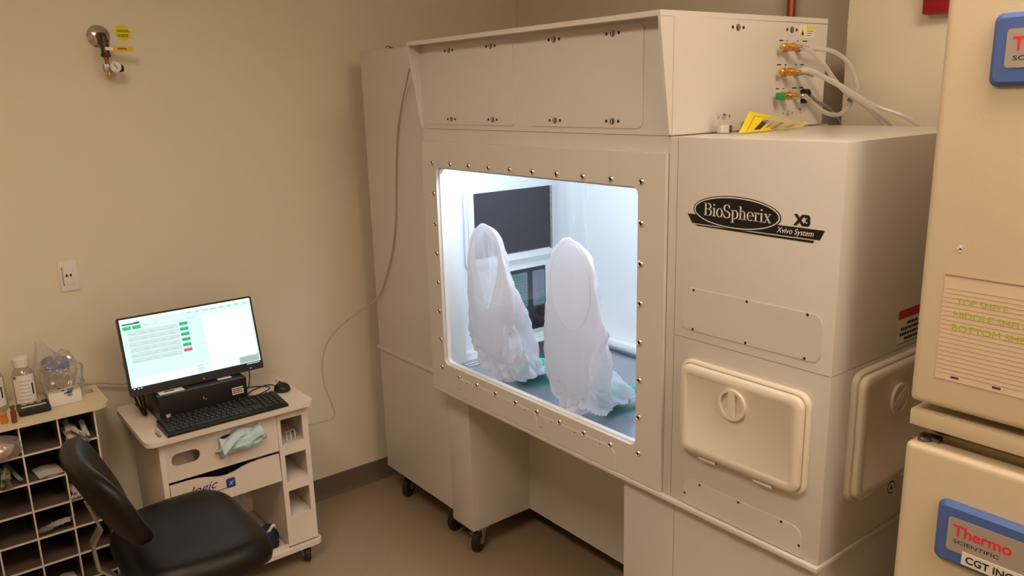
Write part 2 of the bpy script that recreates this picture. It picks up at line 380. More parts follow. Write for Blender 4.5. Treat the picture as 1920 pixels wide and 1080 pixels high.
pts = [(0.8047+(1.7892-0.8047)*i/9, 1.5547) for i in range(10)]+[(0.8047+(1.7892-0.8047)*i/9, 0.8050) for i in range(1, 9)]
pts = pts[:10]+[(x, 0.7935) for x, _ in pts[10:]]
pts += [(x, 1.5547-(1.5547-.805)*j/7) for j in range(1, 8) for x in (0.8047, 1.7892)]
for (x, z) in pts:
    if scr0 is None:
        scr0 = b; scr0.warp(lambda c, x=x, z=z: c+Vector((x, 0, z))); scr0 = scr0.build('screw', None, g); p0 = Vector((x, 0, z))
    else: part_copy(scr0, Vector((x, 0, z))-p0)
# access covers under the window
for (x0, x1) in ((0.905, 1.352), (1.362, 1.70)):
    b = MB(); b.prism('y', rrect(x0, x1, ZB+.0022, 0.789, .02, rr=(0, 0, .025, .003)), -0.0105, -0.0081); c = b.build('access_cover', 'white_plastic', g)
    for x, z in [(x0+.06+(x1-x0-.12)*k/2, .783) for k in range(3)]+[(x0+.01, .748)]: MB().cyl((x, -.0107, z), (x, -.0110, z), .0022, n=8).build('screw_hole', 'ink', c)
# hood
hx0, hx1 = XM, 1.876
b = MB(); b.box(hx0, hx1, 0.002, 0.66, ZT+.001, 1.950); b.build('hood_body', 'white_plastic', g, smooth=False); hood = g.children[-1]
b = MB(); b.prism('x', [(-.046, ZH-.016), (0.66, ZH-.014), (0.66, ZH), (-.046, ZH-.003)], hx0, hx1); b.build('hood_roof', 'white_plastic', g, smooth=False)
for x0 in (hx0, hx1-.008):
    b = MB(); b.prism('x', [(-.046, ZH-.0165), (0.0015, ZH-.0165), (0.0015, ZT+.003), (-.006, ZT+.003)], x0, x0+.008); b.build('hood_cheek', 'white_plastic', g, smooth=False)
MB().box(hx1-.001, hx1+.0025, 0.0025, 0.655, ZT+.003, ZH-.016).build('hood_side_panel', 'white_plastic', g, smooth=False); hs = g.children[-1]
for (x0, x1) in ((0.80, 1.263), (1.337, 1.783)):
    MB().prism('y', rrect(x0, x1, 1.688, 1.944, .018), -0.0005, 0.0019).build('hood_cover', 'white_plastic', g)
def latch(x, z, ax='y', w=0.0):
    b = MB().m('dark_steel'); s = -1 if ax == 'y' else 1
    P = (lambda u, dz, d: (u, w+s*d, z+dz)) if ax == 'y' else (lambda u, dz, d: (w+s*d, u, z+dz))
    b.lathe(P(x, 0, 0), (0, -1, 0) if ax == 'y' else (1, 0, 0), [(0, .0085), (.0015, .0085), (.0025, .0065)], 18)
    b.m('chrome'); o = .0027
    if ax == 'y': b.box(x-.0018, x+.0018, w-o-.0006, w-o, z-.006, z+.006)
    else: b.box(w+o, w+o+.0006, x-.0018, x+.0018, z-.006, z+.006)
    b.m('hole_black')
    for d in (-.022, .022): b.cyl(P(x+d, 0, 0), P(x+d, 0, .0006), .0042, n=12)
    return b
L0 = None
for z in (1.925, 1.705):
    for x in (0.924, 1.153, 1.448, 1.676):
        if L0 is None: L0 = latch(x, z, 'y', -.0006).build('latch', None, g); lp = Vector((x, 0, z))
        else: part_copy(L0, Vector((x, 0, z))-lp)
L1 = latch(0.245, 1.931, 'x', hx1+.0026).build('latch', None, g)
for y, z in ((0.481, 1.931), (0.483, 1.710), (0.2, 1.71)): part_copy(L1, (0, y-.245, z-1.931))
b = MB(); b.prism('x', rrect(0.13, 0.63, 1.685, 1.947, .012), hx1+.00252, hx1+.00256); b.build('side_cover_outline', 'white_plastic', g)
# warning sticker and small labels by the fittings
xs = hx1+.0026
b = MB().m('paper'); b.box(xs, xs+.0004, .515, .590, 1.912, 1.943)
b.m('sticker_yellow'); b.box(xs+.0004, xs+.0007, .55, .589, 1.934, 1.942); b.prism('x', [(.519, 1.915), (.545, 1.915), (.532, 1.940)], xs+.0004, xs+.0007)
b.m('ink'); b.prism('x', [(.526, 1.919), (.538, 1.919), (.532, 1.931)], xs+.0007, xs+.0009)
for k in range(3): b.box(xs+.0004, xs+.0006, .552, .585-.006*k, 1.929-.006*k, 1.9305-.006*k)
b.build('warning_label', None, g)
for (yy, zz, n) in ((.425, 1.901, .018), (.458, 1.901, .006), (.508, 1.901, .006), (.535, 1.901, .022), (.42, 1.838, .02), (.455, 1.838, .008), (.505, 1.838, .006), (.53, 1.838, .018), (.42, 1.775, .016), (.452, 1.775, .008), (.497, 1.776, .022), (.532, 1.776, .018), (.535, 1.712, .016), (.535, 1.717, .012), (.535, 1.707, .014)):
    MB().box(xs, xs+.0003, yy, yy+n, zz, zz+.003).build('port_caption', 'ink', g)
# brass fittings
for (fy, fz, k) in ((0.45, 1.884, 0), (0.45, 1.820, 1), (0.45, 1.757, 2)):
    f = MB(); fy = .447
    f.lathe((xs, fy, fz), (1, 0, 0), [(0, .012), (.012, .012)], 6); f.lathe((xs+.012, fy, fz), (1, 0, 0), [(0, .008), (.008, .008), (.008, .011), (.02, .011), (.02, .006), (.034, .006), (.034, .0045), (.044, .0045)], 16)
    f.cyl((xs+.020, fy-.012, fz), (xs+.020, fy-.026, fz), .004, n=10)
    fo = f.build('gas_fitting', 'brass', g); fo['label'] = 'brass gas fitting'
    h = MB()
    if k < 2: h.lathe((xs+.020, fy-.026, fz), (0, -1, 0), [(0, .008), (.010, .009), (.012, .006)], 14); ho = h.build('knob', 'brass', fo)
    else: h.box(xs+.012, xs+.032, fy-.045, fy-.026, fz-.009, fz+.009, .003); ho = h.build('knob', 'green_plastic', fo); ho['label'] = 'green plug'
    q = MB(); q.lathe((xs, .507, fz-.002), (1, 0, 0), [(0, .010), (.01, .010), (.01, .007), (.03, .007), (.032, .005)], 14); q.tube([(xs+.03, .507, fz-.004), (xs+.035, .518, fz-.008), (xs+.035, .54, fz-.012)], .003, sub=4)
    q.build('push_coupling', 'grey_metal' if k < 2 else 'chrome', g)
b = MB(); b.lathe((xs, .548, 1.763), (1, 0, 0), [(0, .011), (.02, .011), (.022, .008)], 16); b.lathe((xs, .548, 1.742), (1, 0, 0), [(0, .008), (.012, .008)], 16); b.build('black_grommet', 'black_plastic', g)
# right-hand cabinet
MB().box(XW1+.002, XR, 0.0, 0.66, ZB+.001, ZT-.001, 0.002).build('right_cabinet', 'white_plastic', g); rc = g.children[-1]
b = MB().m('seam')
b.box(XW1+.028, XW1+.0288, -.0006, -.0001, ZB+.005, ZT-.004); b.box(XW1+.03, XR-.002, -.0006, -.0001, 1.1725, 1.1733); b.box(XR+.0001, XR+.0006, .002, .655, 1.1725, 1.1733)
b.box(XW1+.032, XW1+.0328, .0115, .0119, .105, .70)
b.build('seams', None, g)
for (u0, u1, v0, v1, r, holes) in ((1.926, 2.308, 1.196, 1.304, .022, [(1.961, 1.300), (2.116, 1.300), (2.272, 1.300), (1.961, 1.200), (2.117, 1.200), (2.271, 1.200)]), (1.944, 2.293, ZB+.003, .794, .03, [(1.950, .749), (1.998, .789), (2.117, .789), (2.238, .789), (2.287, .749)])):
    b = MB(); b.prism('y', rrect(u0, u1, v0, v1, r, rr=(r if v0 > 1 else 0,)*2+(r, r)), -.0022, -.0003); c = b.build('access_cover', 'white_plastic', g)
    for x, z in holes: MB().cyl((x, -.0023, z), (x, -.0028, z), .0034, n=10).build('screw', 'ink', c)
def pass_door(ax, u0, u1, v0, v1, w, s, hu, hv, hinges, tilt):
    b = MB(); P = lambda d: w+s*d
    def rr2(i, d, r): return [((u, P(d), v) if ax == 'y' else (P(d), u, v)) for u, v in rrect(u0+i, u1-i, v0+i, v1-i, r, 8)]
    b.loft([rr2(0, .0003, .032), rr2(0, .010, .032), rr2(.003, .013, .030), rr2(.007, .013, .028), rr2(.008, .010, .027), rr2(.0095, .010, .026), rr2(.0095, .022, .026), rr2(.013, .026, .024), rr2(.03, .0275, .012), rr2(.0315, .0265, .011)])
    d = b.build('pass_door', 'door_plastic', g, ang=50)
    R = .038; hb = MB(); wd = .0266; ca, sa = math.cos(tilt), math.sin(tilt)
    V = lambda u, v, q: ((u, P(q), v) if ax == 'y' else (P(q), u, v))
    rot = lambda u, v: (hu+u*ca-v*sa, hv+u*sa+v*ca)
    DD = []
    for sg in (-1, 1):
        a0 = math.acos(.0095/(R-.006)); DD.append([rot(sg*(R-.006)*math.cos(a), (R-.006)*math.sin(a)) for a in [-a0+2*a0*k/16 for k in range(17)]])
    hb.prism(ax, ell(hu, hv, R, R, 40), P(wd), P(wd+.0075), DD)
    o = hb.build('door_handle', 'door_plastic', d, ang=30)
    for h0 in hinges:
        hh = MB(); hh.box(*( (h0, h0+.05, P(.012), P(.002), v0-.005, v0+.003) if ax == 'y' else (P(.002), P(.012), h0, h0+.05, v0-.005, v0+.003)))
        hh.cyl(V(h0, v0-.001, .012), V(h0+.05, v0-.001, .012), .0052, n=12); ho = hh.build('hinge', 'white_inner', d)
    return d
pass_door('y', 1.934, 2.297, 0.873, 1.123, 0.0, -1, 2.107, 1.049, (2.003, 2.166), 0.0)
pass_door('x', 0.085, 0.47, 0.845, 1.161, XR, 1, 0.252, 1.068, (0.14, 0.33), -0.9)
# red warning label and round sticker on the right side
x2 = XR+.0004
b = MB().m('paper'); b.box(XR+.0001, x2, .275, .405, 1.185, 1.268); b.m('label_red'); b.box(x2, x2+.0003, .275, .405, 1.246, 1.268)
b.m('ink')
for k, (a0, a1) in enumerate(((.318, .38), (.29, .40), (.286, .405), (.31, .38))): 
    yy = a0
    while yy < a1-.01:
        w_ = rnd.uniform(.006, .012); b.box(x2, x2+.0003, yy, yy+w_, 1.229-.0125*k, 1.236-.0125*k); yy += w_+.0025
b.box(x2, x2+.0003, .275, .40, 1.185, 1.1862); o = b.build('warning_label', None, g); o['label'] = 'label with a red band and lines of dark print'
b = MB().m('ink'); b.cyl((XR+.0001, .315, .808), (x2, .315, .808), .017, n=24); b.m('paper'); b.cyl((x2, .315, .808), (x2+.0002, .315, .808), .0135, n=24)
b.m('ink'); b.prism('x', [(.307, .802), (.323, .802), (.315, .816)], x2+.0002, x2+.0004); b.build('round_sticker', None, g)
# casters of the workstation
def caster(parent, x, y, z1, r, w, name='caster', rot=0.0, brake=False):
    """one swivel caster whose wheel touches z=0"""
    b = MB().m('tyre_black'); ax = Vector((math.cos(rot), math.sin(rot), 0)); pc = Vector((x, y, r)) 
    b.lathe(pc-ax*w/2, ax, [(0, r*.35), (0, r*.86), (w*.15, r), (w*.85, r), (w, r*.86), (w, r*.35)], 28)
    b.m('grey_metal'); b.lathe(pc-ax*(w/2+.002), ax, [(0, r*.34), (w+.004, r*.34)], 16)
    side = Vector((-ax.y, ax.x, 0))*(r*.45)
    for sg in (-1, 1):
        q = pc+ax*sg*(w/2+.006)
        b.loft([[q+ax*a+Vector((0, 0, -r*.2))+side*s*.3 for a, s in ((-.002, -1), (.002, -1), (.002, 1), (-.002, 1))],
                [q+ax*a+Vector((0, 0, z1-r-.006))+side*(s+.6) for a, s in ((-.002, -1), (.002, -1), (.002, 1), (-.002, 1))]])
    top = pc+side*.6
    b.box(top.x-w/2-.012, top.x+w/2+.012, top.y-.025, top.y+.025, z1-.008, z1-.001)
    if brake: b.m('chrome'); b.box(top.x-.05, top.x-.03, top.y-.02, top.y, r*1.1, r*1.25, .004)
    return b.build(name, None, parent)
caster(g, 0.815, 0.118, 0.103, 0.046, 0.03, rot=0.5, brake=True); caster(g, 0.235, 0.142, 0.143, 0.05, 0.03, rot=0.6); caster(g, 0.62, 0.14, 0.142, 0.048, 0.03, rot=0.4)
caster(g, 1.80, 0.12, 0.102, 0.046, 0.03); caster(g, 2.25, 0.12, 0.102, 0.046, 0.03); caster(g, 0.235, 0.62, 0.143, 0.05, 0.03); caster(g, 2.25, 0.58, 0.102, 0.046, 0.03)
# logo on the right cabinet, serif letters drawn as strokes
def stroke(b, pts, w, x0, z0, sc, y0=-.0012, y1=-.0016):
    """pts = (x, z, width) in letter units"""
    L, Rr = [], []
    for i, p in enumerate(pts):
        a = pts[max(i-1, 0)]; c = pts[min(i+1, len(pts)-1)]; dx, dz = c[0]-a[0], c[1]-a[1]; n = math.hypot(dx, dz) or 1
        hw = p[2]/2; L.append((x0+(p[0]-dz/n*hw)*sc[0], z0+(p[1]+dx/n*hw)*sc[1])); Rr.append((x0+(p[0]+dz/n*hw)*sc[0], z0+(p[1]-dx/n*hw)*sc[1]))
    for i in range(len(pts)-1):
        q = [L[i], L[i+1], Rr[i+1], Rr[i]]; vs = [b.b.verts.new((u, y1, v)) for u, v in q]; f = b.b.faces.new(vs); f.material_index = b.mi
T, t_ = .13, .045
def arc(cx, cz, rx, rz, a0, a1, n=14, thick=T, thin=t_): 
    return [(cx+rx*math.cos(math.radians(a0+(a1-a0)*i/n)), cz+rz*math.sin(math.radians(a0+(a1-a0)*i/n)), thin+(thick-thin)*abs(math.cos(math.radians(a0+(a1-a0)*i/n)))**1.5) for i in range(n+1)]
def ser(x, z, w=.34): return [(x-w/2, z, .045), (x+w/2, z, .045)]
GL = {
 'B': (.72, [[(.16, 0, T), (.16, 1, T)], ser(.16, .02, .30), ser(.16, .98, .30), [(.16, .98, .04), (.38, .98, .04)], arc(.36, .76, .22, .22, 90, -90), [(.16, .54, .04), (.38, .54, .04)], arc(.38, .28, .26, .26, 90, -90), [(.16, .02, .04), (.40, .02, .04)]]),
 'i': (.34, [[(.17, 0, T), (.17, .66, T)], ser(.17, .02), [(.02, .63, .045), (.18, .65, .045)], [(.10, .90, .13), (.23, .90, .13)]]),
 'o': (.58, [arc(.29, .33, .22, .33, 0, 360, 24)]),
 'S': (.64, [arc(.32, .76, .22, .25, 20, 90, 6), arc(.30, .76, .20, .25, 90, 270, 12, T), [(.28, .53, .10), (.40, .47, .12)], arc(.32, .25, .24, .26, 70, -90, 12), arc(.32, .25, .26, .26, -90, -160, 6), [(.53, .72, .045), (.54, 1.0, .045)], [(.07, 0, .045), (.08, .30, .045)]]),
 'p': (.64, [[(.17, -.32, T), (.17, .66, T)], ser(.17, -.30), [(.02, .63, .045), (.18, .65, .045)], arc(.32, .33, .25, .33, 130, -130, 18)]),
 'h': (.66, [[(.16, 0, T), (.16, 1, T)], ser(.16, .02), [(.02, .97, .045), (.17, .99, .045)], arc(.32, .44, .17, .22, 160, 0, 8), [(.49, .46, T), (.49, 0, T)], ser(.49, .02)]),
 'e': (.54, [arc(.28, .33, .22, .33, 0, 320, 22), [(.07, .36, .04), (.49, .36, .04)]]),
 'r': (.44, [[(.17, 0, T), (.17, .66, T)], ser(.17, .02), [(.02, .63, .045), (.18, .65, .045)], arc(.33, .44, .16, .20, 165, 60, 6), [(.36, .60, .12), (.43, .57, .12)]]),
 'x': (.60, [[(.10, .66, T), (.48, 0, T)], [(.48, .66, .045), (.08, 0, .045)], ser(.12, .64, .26), ser(.47, .64, .2), ser(.10, .02, .2), ser(.48, .02, .26)])}
b = MB().m('logo_black')
def P_(lst, y0, y1): b.prism('y', lst, y0, y1)
P_([(1.934, 1.488), (2.299, 1.4865), (2.289, 1.465), (1.949, 1.466)], -.0003, -.0005)
P_([(1.958, 1.4635), (2.276, 1.4625), (2.273, 1.4570), (1.964, 1.4605)], -.0003, -.0005)
ec, ez = 2.073, 1.5015; P_(ell(ec, ez, .121, .0385, 56), -.0003, -.0007)
b.m('logo_white'); P_(ell(ec, ez, .118, .0362, 56), -.0007, -.0009); b.m('logo_black'); P_(ell(ec, ez, .1145, .0335, 56), -.0009, -.0012)
b.m('logo_white'); cx = 0
tot = sum(GL[c][0] for c in 'BioSpherix'); sc = (.186/tot, .030); cx = 1.984
for c in 'BioSpherix':
    for s_ in GL[c][1]: stroke(b, s_, 0, cx, 1.4885, sc)
    cx += GL[c][0]*sc[0]
b.m('logo_black'); b.text('X3', 'y', 2.2275, 1.4925, -.0006, .031, bold=.055, thick=.0003, sx=1.0)
b.m('logo_white'); b.text('Xvivo System', 'y', 2.184, 1.4705, -.0009, .0185, thick=.0003, shear=.25, sx=.88)
b.build('logo_lettering', None, rc, smooth=False, recalc=False)

# sleeves and gloves hanging in the two ports
def sleeve(cx, secs, seed, glove_dir, gp):
    """secs: (front y, front z, back y, back z, x centre, half width) per section from the port down to the wrist"""
    # interpolate the sections
    n = 52; K = len(secs)-1; rings = []
    def cr(a, b, c, d, t): return 0.5*((2*b)+(c-a)*t+(2*a-5*b+4*c-d)*t*t+(3*b-a-3*c+d)*t**3)
    NS = 64; NP = 96
    for i in range(NS+1):
        q = i/NS*K; k = min(int(q), K-1); t = q-k
        g4 = [secs[max(k-1, 0)], secs[k], secs[min(k+1, K)], secs[min(k+2, K)]]
        fy, fz, by, bz, c, hw = [cr(*[z[j] for z in g4], t) for j in range(6)]
        s = i/NS; ring = []
        F = Vector((c, fy, fz)); B = Vector((c, by, bz)); C_ = (F+B)/2; ax = (B-F)/2
        amp = 0.018*min(1, max(0, s-.10)*4)+.002*min(1, s*5)*(1 if s < .9 else .6)
        for j in range(NP):
            a = 2*PI*j/NP; ca, sa = math.cos(a), math.sin(a)
            # folds run along the sleeve: sharp creases around the ring, drifting with height
            ph = a*2.5+seed+1.1*math.sin(1.6*s*PI+seed); ph2 = a*6-1.7*s+seed*2
            fold = (abs(math.sin(ph))-.6)*1.3+.5*(abs(math.sin(ph2))-.6)
            cre = 0
            for q_, w_ in ((1.5, 1.0), (3.1, .5)): cre += w_*(.35-2.2*abs(noise.noise(Vector((ca*q_+7+seed, sa*q_, s*2.6*q_)))))
            d = amp*(fold+1.6*cre)
            p = C_+Vector((1, 0, 0))*(hw+d)*ca*1.0+ax.normalized()*(ax.length+d*.9)*sa
            if s < .12: p.x = c+(p.x-c)*(1+.55*sa*(1-s/.12))   # the mouth narrows to a point at its lower end
            p.z = max(p.z, .8015+.0025*abs(math.sin(a*5))); p.y = max(p.y, .014 if i else .013)
            ring.append(p)
        rings.append(ring)
    b = MB(); b.loft(rings, cap0=False, cap1=False)
    so = b.build('sleeve', 'sleeve_film', g, ang=60); so['label'] = 'milky clear plastic sleeve'
    # rim ring on the window
    MB().prism('y', ell(cx, PC, PA+.001, PB+.001, 48), .0125, .0135, [ell(cx, PC, PA-.001, PB-.001, 48)]).build('sleeve_ring', 'sleeve_film', g)
    # glove: skinned hand with five fingers
    wr, di = Vector(gp), Vector(glove_dir).normalized(); sd = Vector((di.y, -di.x, 0)); up = Vector((0, 0, 1))
    V_, E_, R_ = [], [], []
    def v(p, r, par=None, rz=None):
        V_.append(p); R_.append((r, rz or r)); 
        if par is not None: E_.append((par, len(V_)-1))
        return len(V_)-1
    a = v(wr, .028, None, .02); a2 = v(wr+di*.035, .032, a, .018); pm = v(wr+di*.075, .034, a2, .016)
    for k, (off, ln) in enumerate(((-.033, .062), (-.011, .073), (.012, .068), (.033, .052))):
        k0 = v(wr+di*.095+sd*off, .0105, pm); k1 = v(wr+di*(.098+ln*.45)+sd*off*1.25+up*.012, .0098, k0); k2 = v(wr+di*(.098+ln*.8)+sd*off*1.35+up*.006, .009, k1); v(wr+di*(.098+ln)+sd*off*1.38-up*.004, .0082, k2)
    t0 = v(wr+di*.04-sd*.04, .012, a2); t1 = v(wr+di*.07-sd*.062, .0105, t0); v(wr+di*.10-sd*.068-up*.003, .009, t1)
    me = bpy.data.meshes.new('glove'); off = Vector(so['_o']); me.from_pydata([p-off for p in V_], E_, []); me.materials.append(M['glove_teal'])
    go = bpy.data.objects.new('glove', me); COL.objects.link(go); go.parent = so; go['label'] = 'teal rubber glove'
    sk = go.modifiers.new('skin', 'SKIN'); sk.use_smooth_shade = True
    for i, rr in enumerate(R_): me.skin_vertices[0].data[i].radius = rr
    me.skin_vertices[0].data[0].use_root = True
    sub = go.modifiers.new('sub', 'SUBSURF'); sub.levels = 2; sub.render_levels = 2
    return so
LS = [(.016, 1.075, .018, 1.342, 1.070, .056), (.014, 1.03, .016, 1.366, 1.066, .104), (.019, .925, .040, 1.345, 1.060, .124), (.022, .915, .066, 1.27, 1.054, .130),
      (.024, .905, .092, 1.19, 1.048, .138), (.028, .895, .115, 1.10, 1.044, .146), (.030, .880, .142, 1.00, 1.048, .142), (.040, .850, .180, .92, 1.068, .116), (.055, .817, .215, .865, 1.090, .090), (.090, .806, .212, .840, 1.098, .062)]
RS = [(.017, 1.23, .018, 1.27, 1.492, .002), (.014, 1.03, .016, 1.366, 1.489, .104), (.019, .925, .040, 1.345, 1.482, .126), (.020, .905, .062, 1.27, 1.474, .126), (.022, .888, .088, 1.17, 1.464, .126),
      (.024, .870, .118, 1.06, 1.454, .126), (.026, .848, .160, .97, 1.450, .118), (.034, .826, .215, .89, 1.460, .108), (.060, .811, .250, .850, 1.468, .094), (.105, .806, .240, .838, 1.470, .068)]
sleeve(1.068, LS, 0.6, (.10, 1, 0), (1.095, .115, .826))
sleeve(1.490, RS, 2.3, (-.16, 1, 0), (1.490, .150, .826))

# ------------------------------------------------------------ clear gas tubes on the hood side
def tube_thing(label, pts, r, mt='tube_clear', bits=()):
    root = thing('gas_tube', label, 'tube', pts[0], 'gas tubes on the hood side')
    MB().tube(pts, r, n=12, caps=False).build('hose', mt, root)
    for p, q, rr, mm in bits: MB().cyl(p, q, rr, n=12).build('hose_clamp', mm, root)
A = lambda px, py, y: tuple(at(px, py, 'y', y))
f1, f2, f3 = (xs+.044, .447, 1.884), (xs+.044, .447, 1.820), (xs+.044, .447, 1.757)
pt = A(1593, 190, .69)
tube_thing('clear loop tube bending down from the top brass fitting and back up', [(xs+.034, .507, 1.882), A(1560, 96, .60), A(1592, 120, .66), A(1607, 160, .69), A(1600, 183, .69), A(1590, 200, .69), A(1572, 215, .66), A(1545, 210, .62), A(1520, 190, .57), (xs+.036, .507, 1.755)], .0062, bits=[(pt, tuple(Vector(pt)+Vector((.008, 0, .012))), .0085, 'dark_steel')])
tube_thing('clear tube from the top brass fitting running behind the cabinet', [f1, A(1520, 97, .50), A(1545, 122, .55), A(1565, 150, .60), A(1585, 172, .65), A(1628, 203, .70), A(1657, 235, .73), A(1668, 262, .73)], .0062)
tube_thing('thick clear tube arching from the middle brass fitting over the cabinet', [f2, A(1515, 132, .49), A(1545, 145, .54), A(1590, 170, .60), A(1640, 208, .68), A(1674, 236, .74), A(1690, 262, .75)], .0072)
tube_thing('thin grey tube from the black grommet down behind the cabinet', [(xs+.022, .548, 1.763), A(1525, 184, .60), A(1553, 203, .66), A(1568, 220, .70), A(1576, 238, .72), A(1580, 262, .72)], .0042, 'grey_metal')
tube_thing('clear tube lying furthest right beside the incubator', [A(1600, 176, .66), A(1645, 200, .70), A(1690, 216, .73), A(1722, 236, .75), A(1740, 262, .76)], .0062)
# plastic packet with yellow label on the cabinet top
pk = thing('spare_parts_packet', 'clear plastic packet with yellow printed label lying on the cabinet top', 'packet', (1.95, .35, ZT))
def sheet(b, f, nu=14, nv=14, thick=.0006):
    vs = [[b.b.verts.new(f(i/nu, j/nv)) for j in range(nv+1)] for i in range(nu+1)]; fs = []
    for i in range(nu):
        for j in range(nv): fs.append(b.b.faces.new((vs[i][j], vs[i+1][j], vs[i+1][j+1], vs[i][j+1])))
    b._fin(fs); return b
ya, yb, yc, yd = at(1385, 250, 'z', ZT+.002), at(1405, 209, 'x', 1.925), at(1515, 230, 'x', 1.925), at(1502, 239, 'z', ZT+.002)
def quad(p, q, r, s, bow=.0, dz=0):
    p, q, r, s = map(Vector, (p, q, r, s)); n = (q-p).cross(s-p).normalized()
    return lambda u, v: p*(1-u)*(1-v)+q*(1-u)*v+r*u*v+s*u*(1-v)+n*(bow*math.sin(PI*u)*math.sin(PI*v)+dz)
b = MB().m('bag_yellow'); sheet(b, quad(ya, yb, yc, yd, -.006)); 
b.m('ink')
qf = quad(ya, yb, yc, yd, -.006, -.0008)
def patch(u0, u1, v0, v1, sk=.0):
    sheet(b, lambda u, v: qf(u0+(u1-u0)*u+sk*v, v0+(v1-v0)*v), 3, 3)
o1 = b.build('yellow_label', None, pk, recalc=False)
b = MB(); b.m('bronze'); patch(.20, .30, .10, .62, .06); patch(.37, .39, .16, .52, .05); patch(.46, .55, .08, .52, .08); patch(.68, .78, .08, .40, .08)
b.m('ink'); patch(.10, .93, .80, .815); patch(.10, .107, .05, .80)
b.build('label_print', None, pk, recalc=False)
b = MB().m('clear_bag')
sheet(b, lambda u, v: Vector(at(1340+170*u, 249-8*u, 'z', ZT+.003))+Vector((-.010+.002*v, .005+.02*v, .001+.045*math.sin(PI*min(1, v*1.1))*(.75+.35*math.sin(7*u+2))+.006*noise.noise(Vector((u*9, v*7, 3))))), 26, 14)
b.build('bag_film', None, pk, recalc=False)
b = MB().m('chrome')
for k in range(7): p = at(1392-3*k % 9, 246-6*(k % 3), 'z', ZT+.004); b.cyl(Vector(p)+Vector((0, -.01, .004+.008*(k//3))), Vector(p)+Vector((-.004, .05, .006+.010*(k//3))), .0035, n=8)
b.build('metal_pins', None, pk)
b = MB().m('white_wrap'); p = at(1356, 249, 'z', ZT+.001); b.box(p.x-.01, p.x+.01, p.y-.012, p.y+.012, ZT+.001, ZT+.020, .002); b.m('ink'); b.box(p.x-.011, p.x+.011, p.y+.013, p.y+.022, ZT+.001, ZT+.019, .002); b.m('chrome'); b.box(p.x-.008, p.x+.008, p.y+.023, p.y+.034, ZT+.001, ZT+.016, .003)
b.build('small_clamp', None, pk)
# valve tip standing on the left cabinet
b = MB(); p = at(727, 91, 'z', 1.964); b.lathe((p.x, p.y, 1.964), (0, 0, 1), [(0, .006), (.006, .006), (.01, .004)], 10); b.cyl((p.x-.001, p.y, 1.972), (p.x+.0, p.y+.022, 1.966), .0025, n=8); tag(b.build('vent_plug', 'dark_steel'), 'tiny brass-grey plug on top of the tall left cabinet', 'plug')
# copper pipe behind the hood
p = at(1485, 20, 'y', .99); b = MB(); b.cyl((p.x, .985, 0.02), (p.x, .985, CEIL-.002), .0145, n=20); tag(b.build('copper_pipe', 'copper'), 'vertical copper pipe on the wall behind the glove box', 'pipe')
# fire alarm strobe
p0_, p1_ = at(1729, 28, 'y', .79), at(1788, 26, 'y', .79)
al = thing('fire_alarm', 'dark red fire alarm box high on the wall above the cabinet', 'fire alarm', (p0_.x+.06, .80, p0_.z))
MB().box(p0_.x, p1_.x, .785, .8195, p0_.z, p0_.z+.14, .006).build('housing', 'red_plastic', al)
MB().box(p0_.x+.02, p1_.x-.02, .765, .785, p0_.z+.06, p0_.z+.12, .006).build('lens', 'white_inner', al)

# ------------------------------------------------------------ incubators
IX0, IX1, IY = 2.511, 3.185, 0.0
def nameplate(par, x0, z1, w, h, shear, label=False):
    b = MB(); r = .006
    b.loft([[(x, yy, z) for x, z in rrect(x0+i, x0+w-i, z1-h+i, z1-i, q)] for i, yy, q in ((0, IY-.0195, .014), (0, IY-.026, .014), (.008, IY-.034, .010))])
    bo = b.build('brand_plate', 'plate_blue', par)
    b = MB().m('plate_grey'); b.prism('y', rrect(x0+.024, x0+w-.03, z1-h+.03, z1-.026, .006), IY-.0342, IY-.0352)
    b.m('red_print'); b.text('Thermo', 'y', x0+.034, z1-.026-.034, IY-.0354, .031, thick=.0003, bold=.02, sx=1.0)
    b.m('ink'); b.text('SCIENTIFIC', 'y', x0+.036, z1-.026-.050, IY-.0354, .0105, thick=.0002, sx=1.55); b.build('brand_lettering', None, bo, recalc=False)
    return bo
def incubator(z0, z1, plate_z, lab):
    t = thing('incubator', lab, 'incubator', ((IX0+IX1)/2, .33, z0), 'stacked incubators')
    MB().box(IX0+.012, IX1-.012, IY+.045, .66, z0+.0, z1-.004, .006).build('cabinet', 'incubator_beige', t)
    MB().box(IX0+.02, IX1-.02, IY+.034, IY+.0445, z0+.012, z1-.02, .004).build('gasket', 'black_plastic', t)
    d = MB().box(IX0, IX1, IY-.019, IY+.033, z0+.004, z1-.012, .014, 4).build('door', 'incubator_beige', t)
    return t, d
lo, dlo = incubator(0.06, 1.105, .99, 'lower beige incubator of the stack with a white strip label below its blue plate')
up, dup_ = incubator(1.175, 2.13, 1.8, 'upper beige incubator of the stack with a lined card taped on its door')
pl = at(1762, 932, 'y', IY-.026); nameplate(lo, pl.x, pl.z, .33, .125, 0)
pu = at(1868, 26, 'y', IY-.026); nameplate(up, pu.x, pu.z, .33, .118, 0)
MB().box(IX0+.002, IX1-.002, IY-.012, .66, 1.128, 1.160, .002).build('plinth', 'incubator_beige', up)
for x in (IX0+.04, IX1-.04):
    for y in (.06, .6): MB().cyl((x, y, 1.102), (x, y, 1.128), .02, n=16).build('foot', 'black_plastic', up)
b = MB(); b.lathe((IX0+.024, IY+.01, 1.0935), (0, 0, 1), [(0, .012), (.005, .012), (.008, .009)], 20); b.box(IX0+.012, IX0+.05, IY+.012, IY+.034, 1.094, 1.1015, .002); b.build('hinge', 'dark_steel', lo)
for x in (IX0+.06, IX1-.06):
    for y in (.1, .6): MB().cyl((x, y, 0.0), (x, y, 0.06), .025, n=16).build('foot', 'black_plastic', lo)
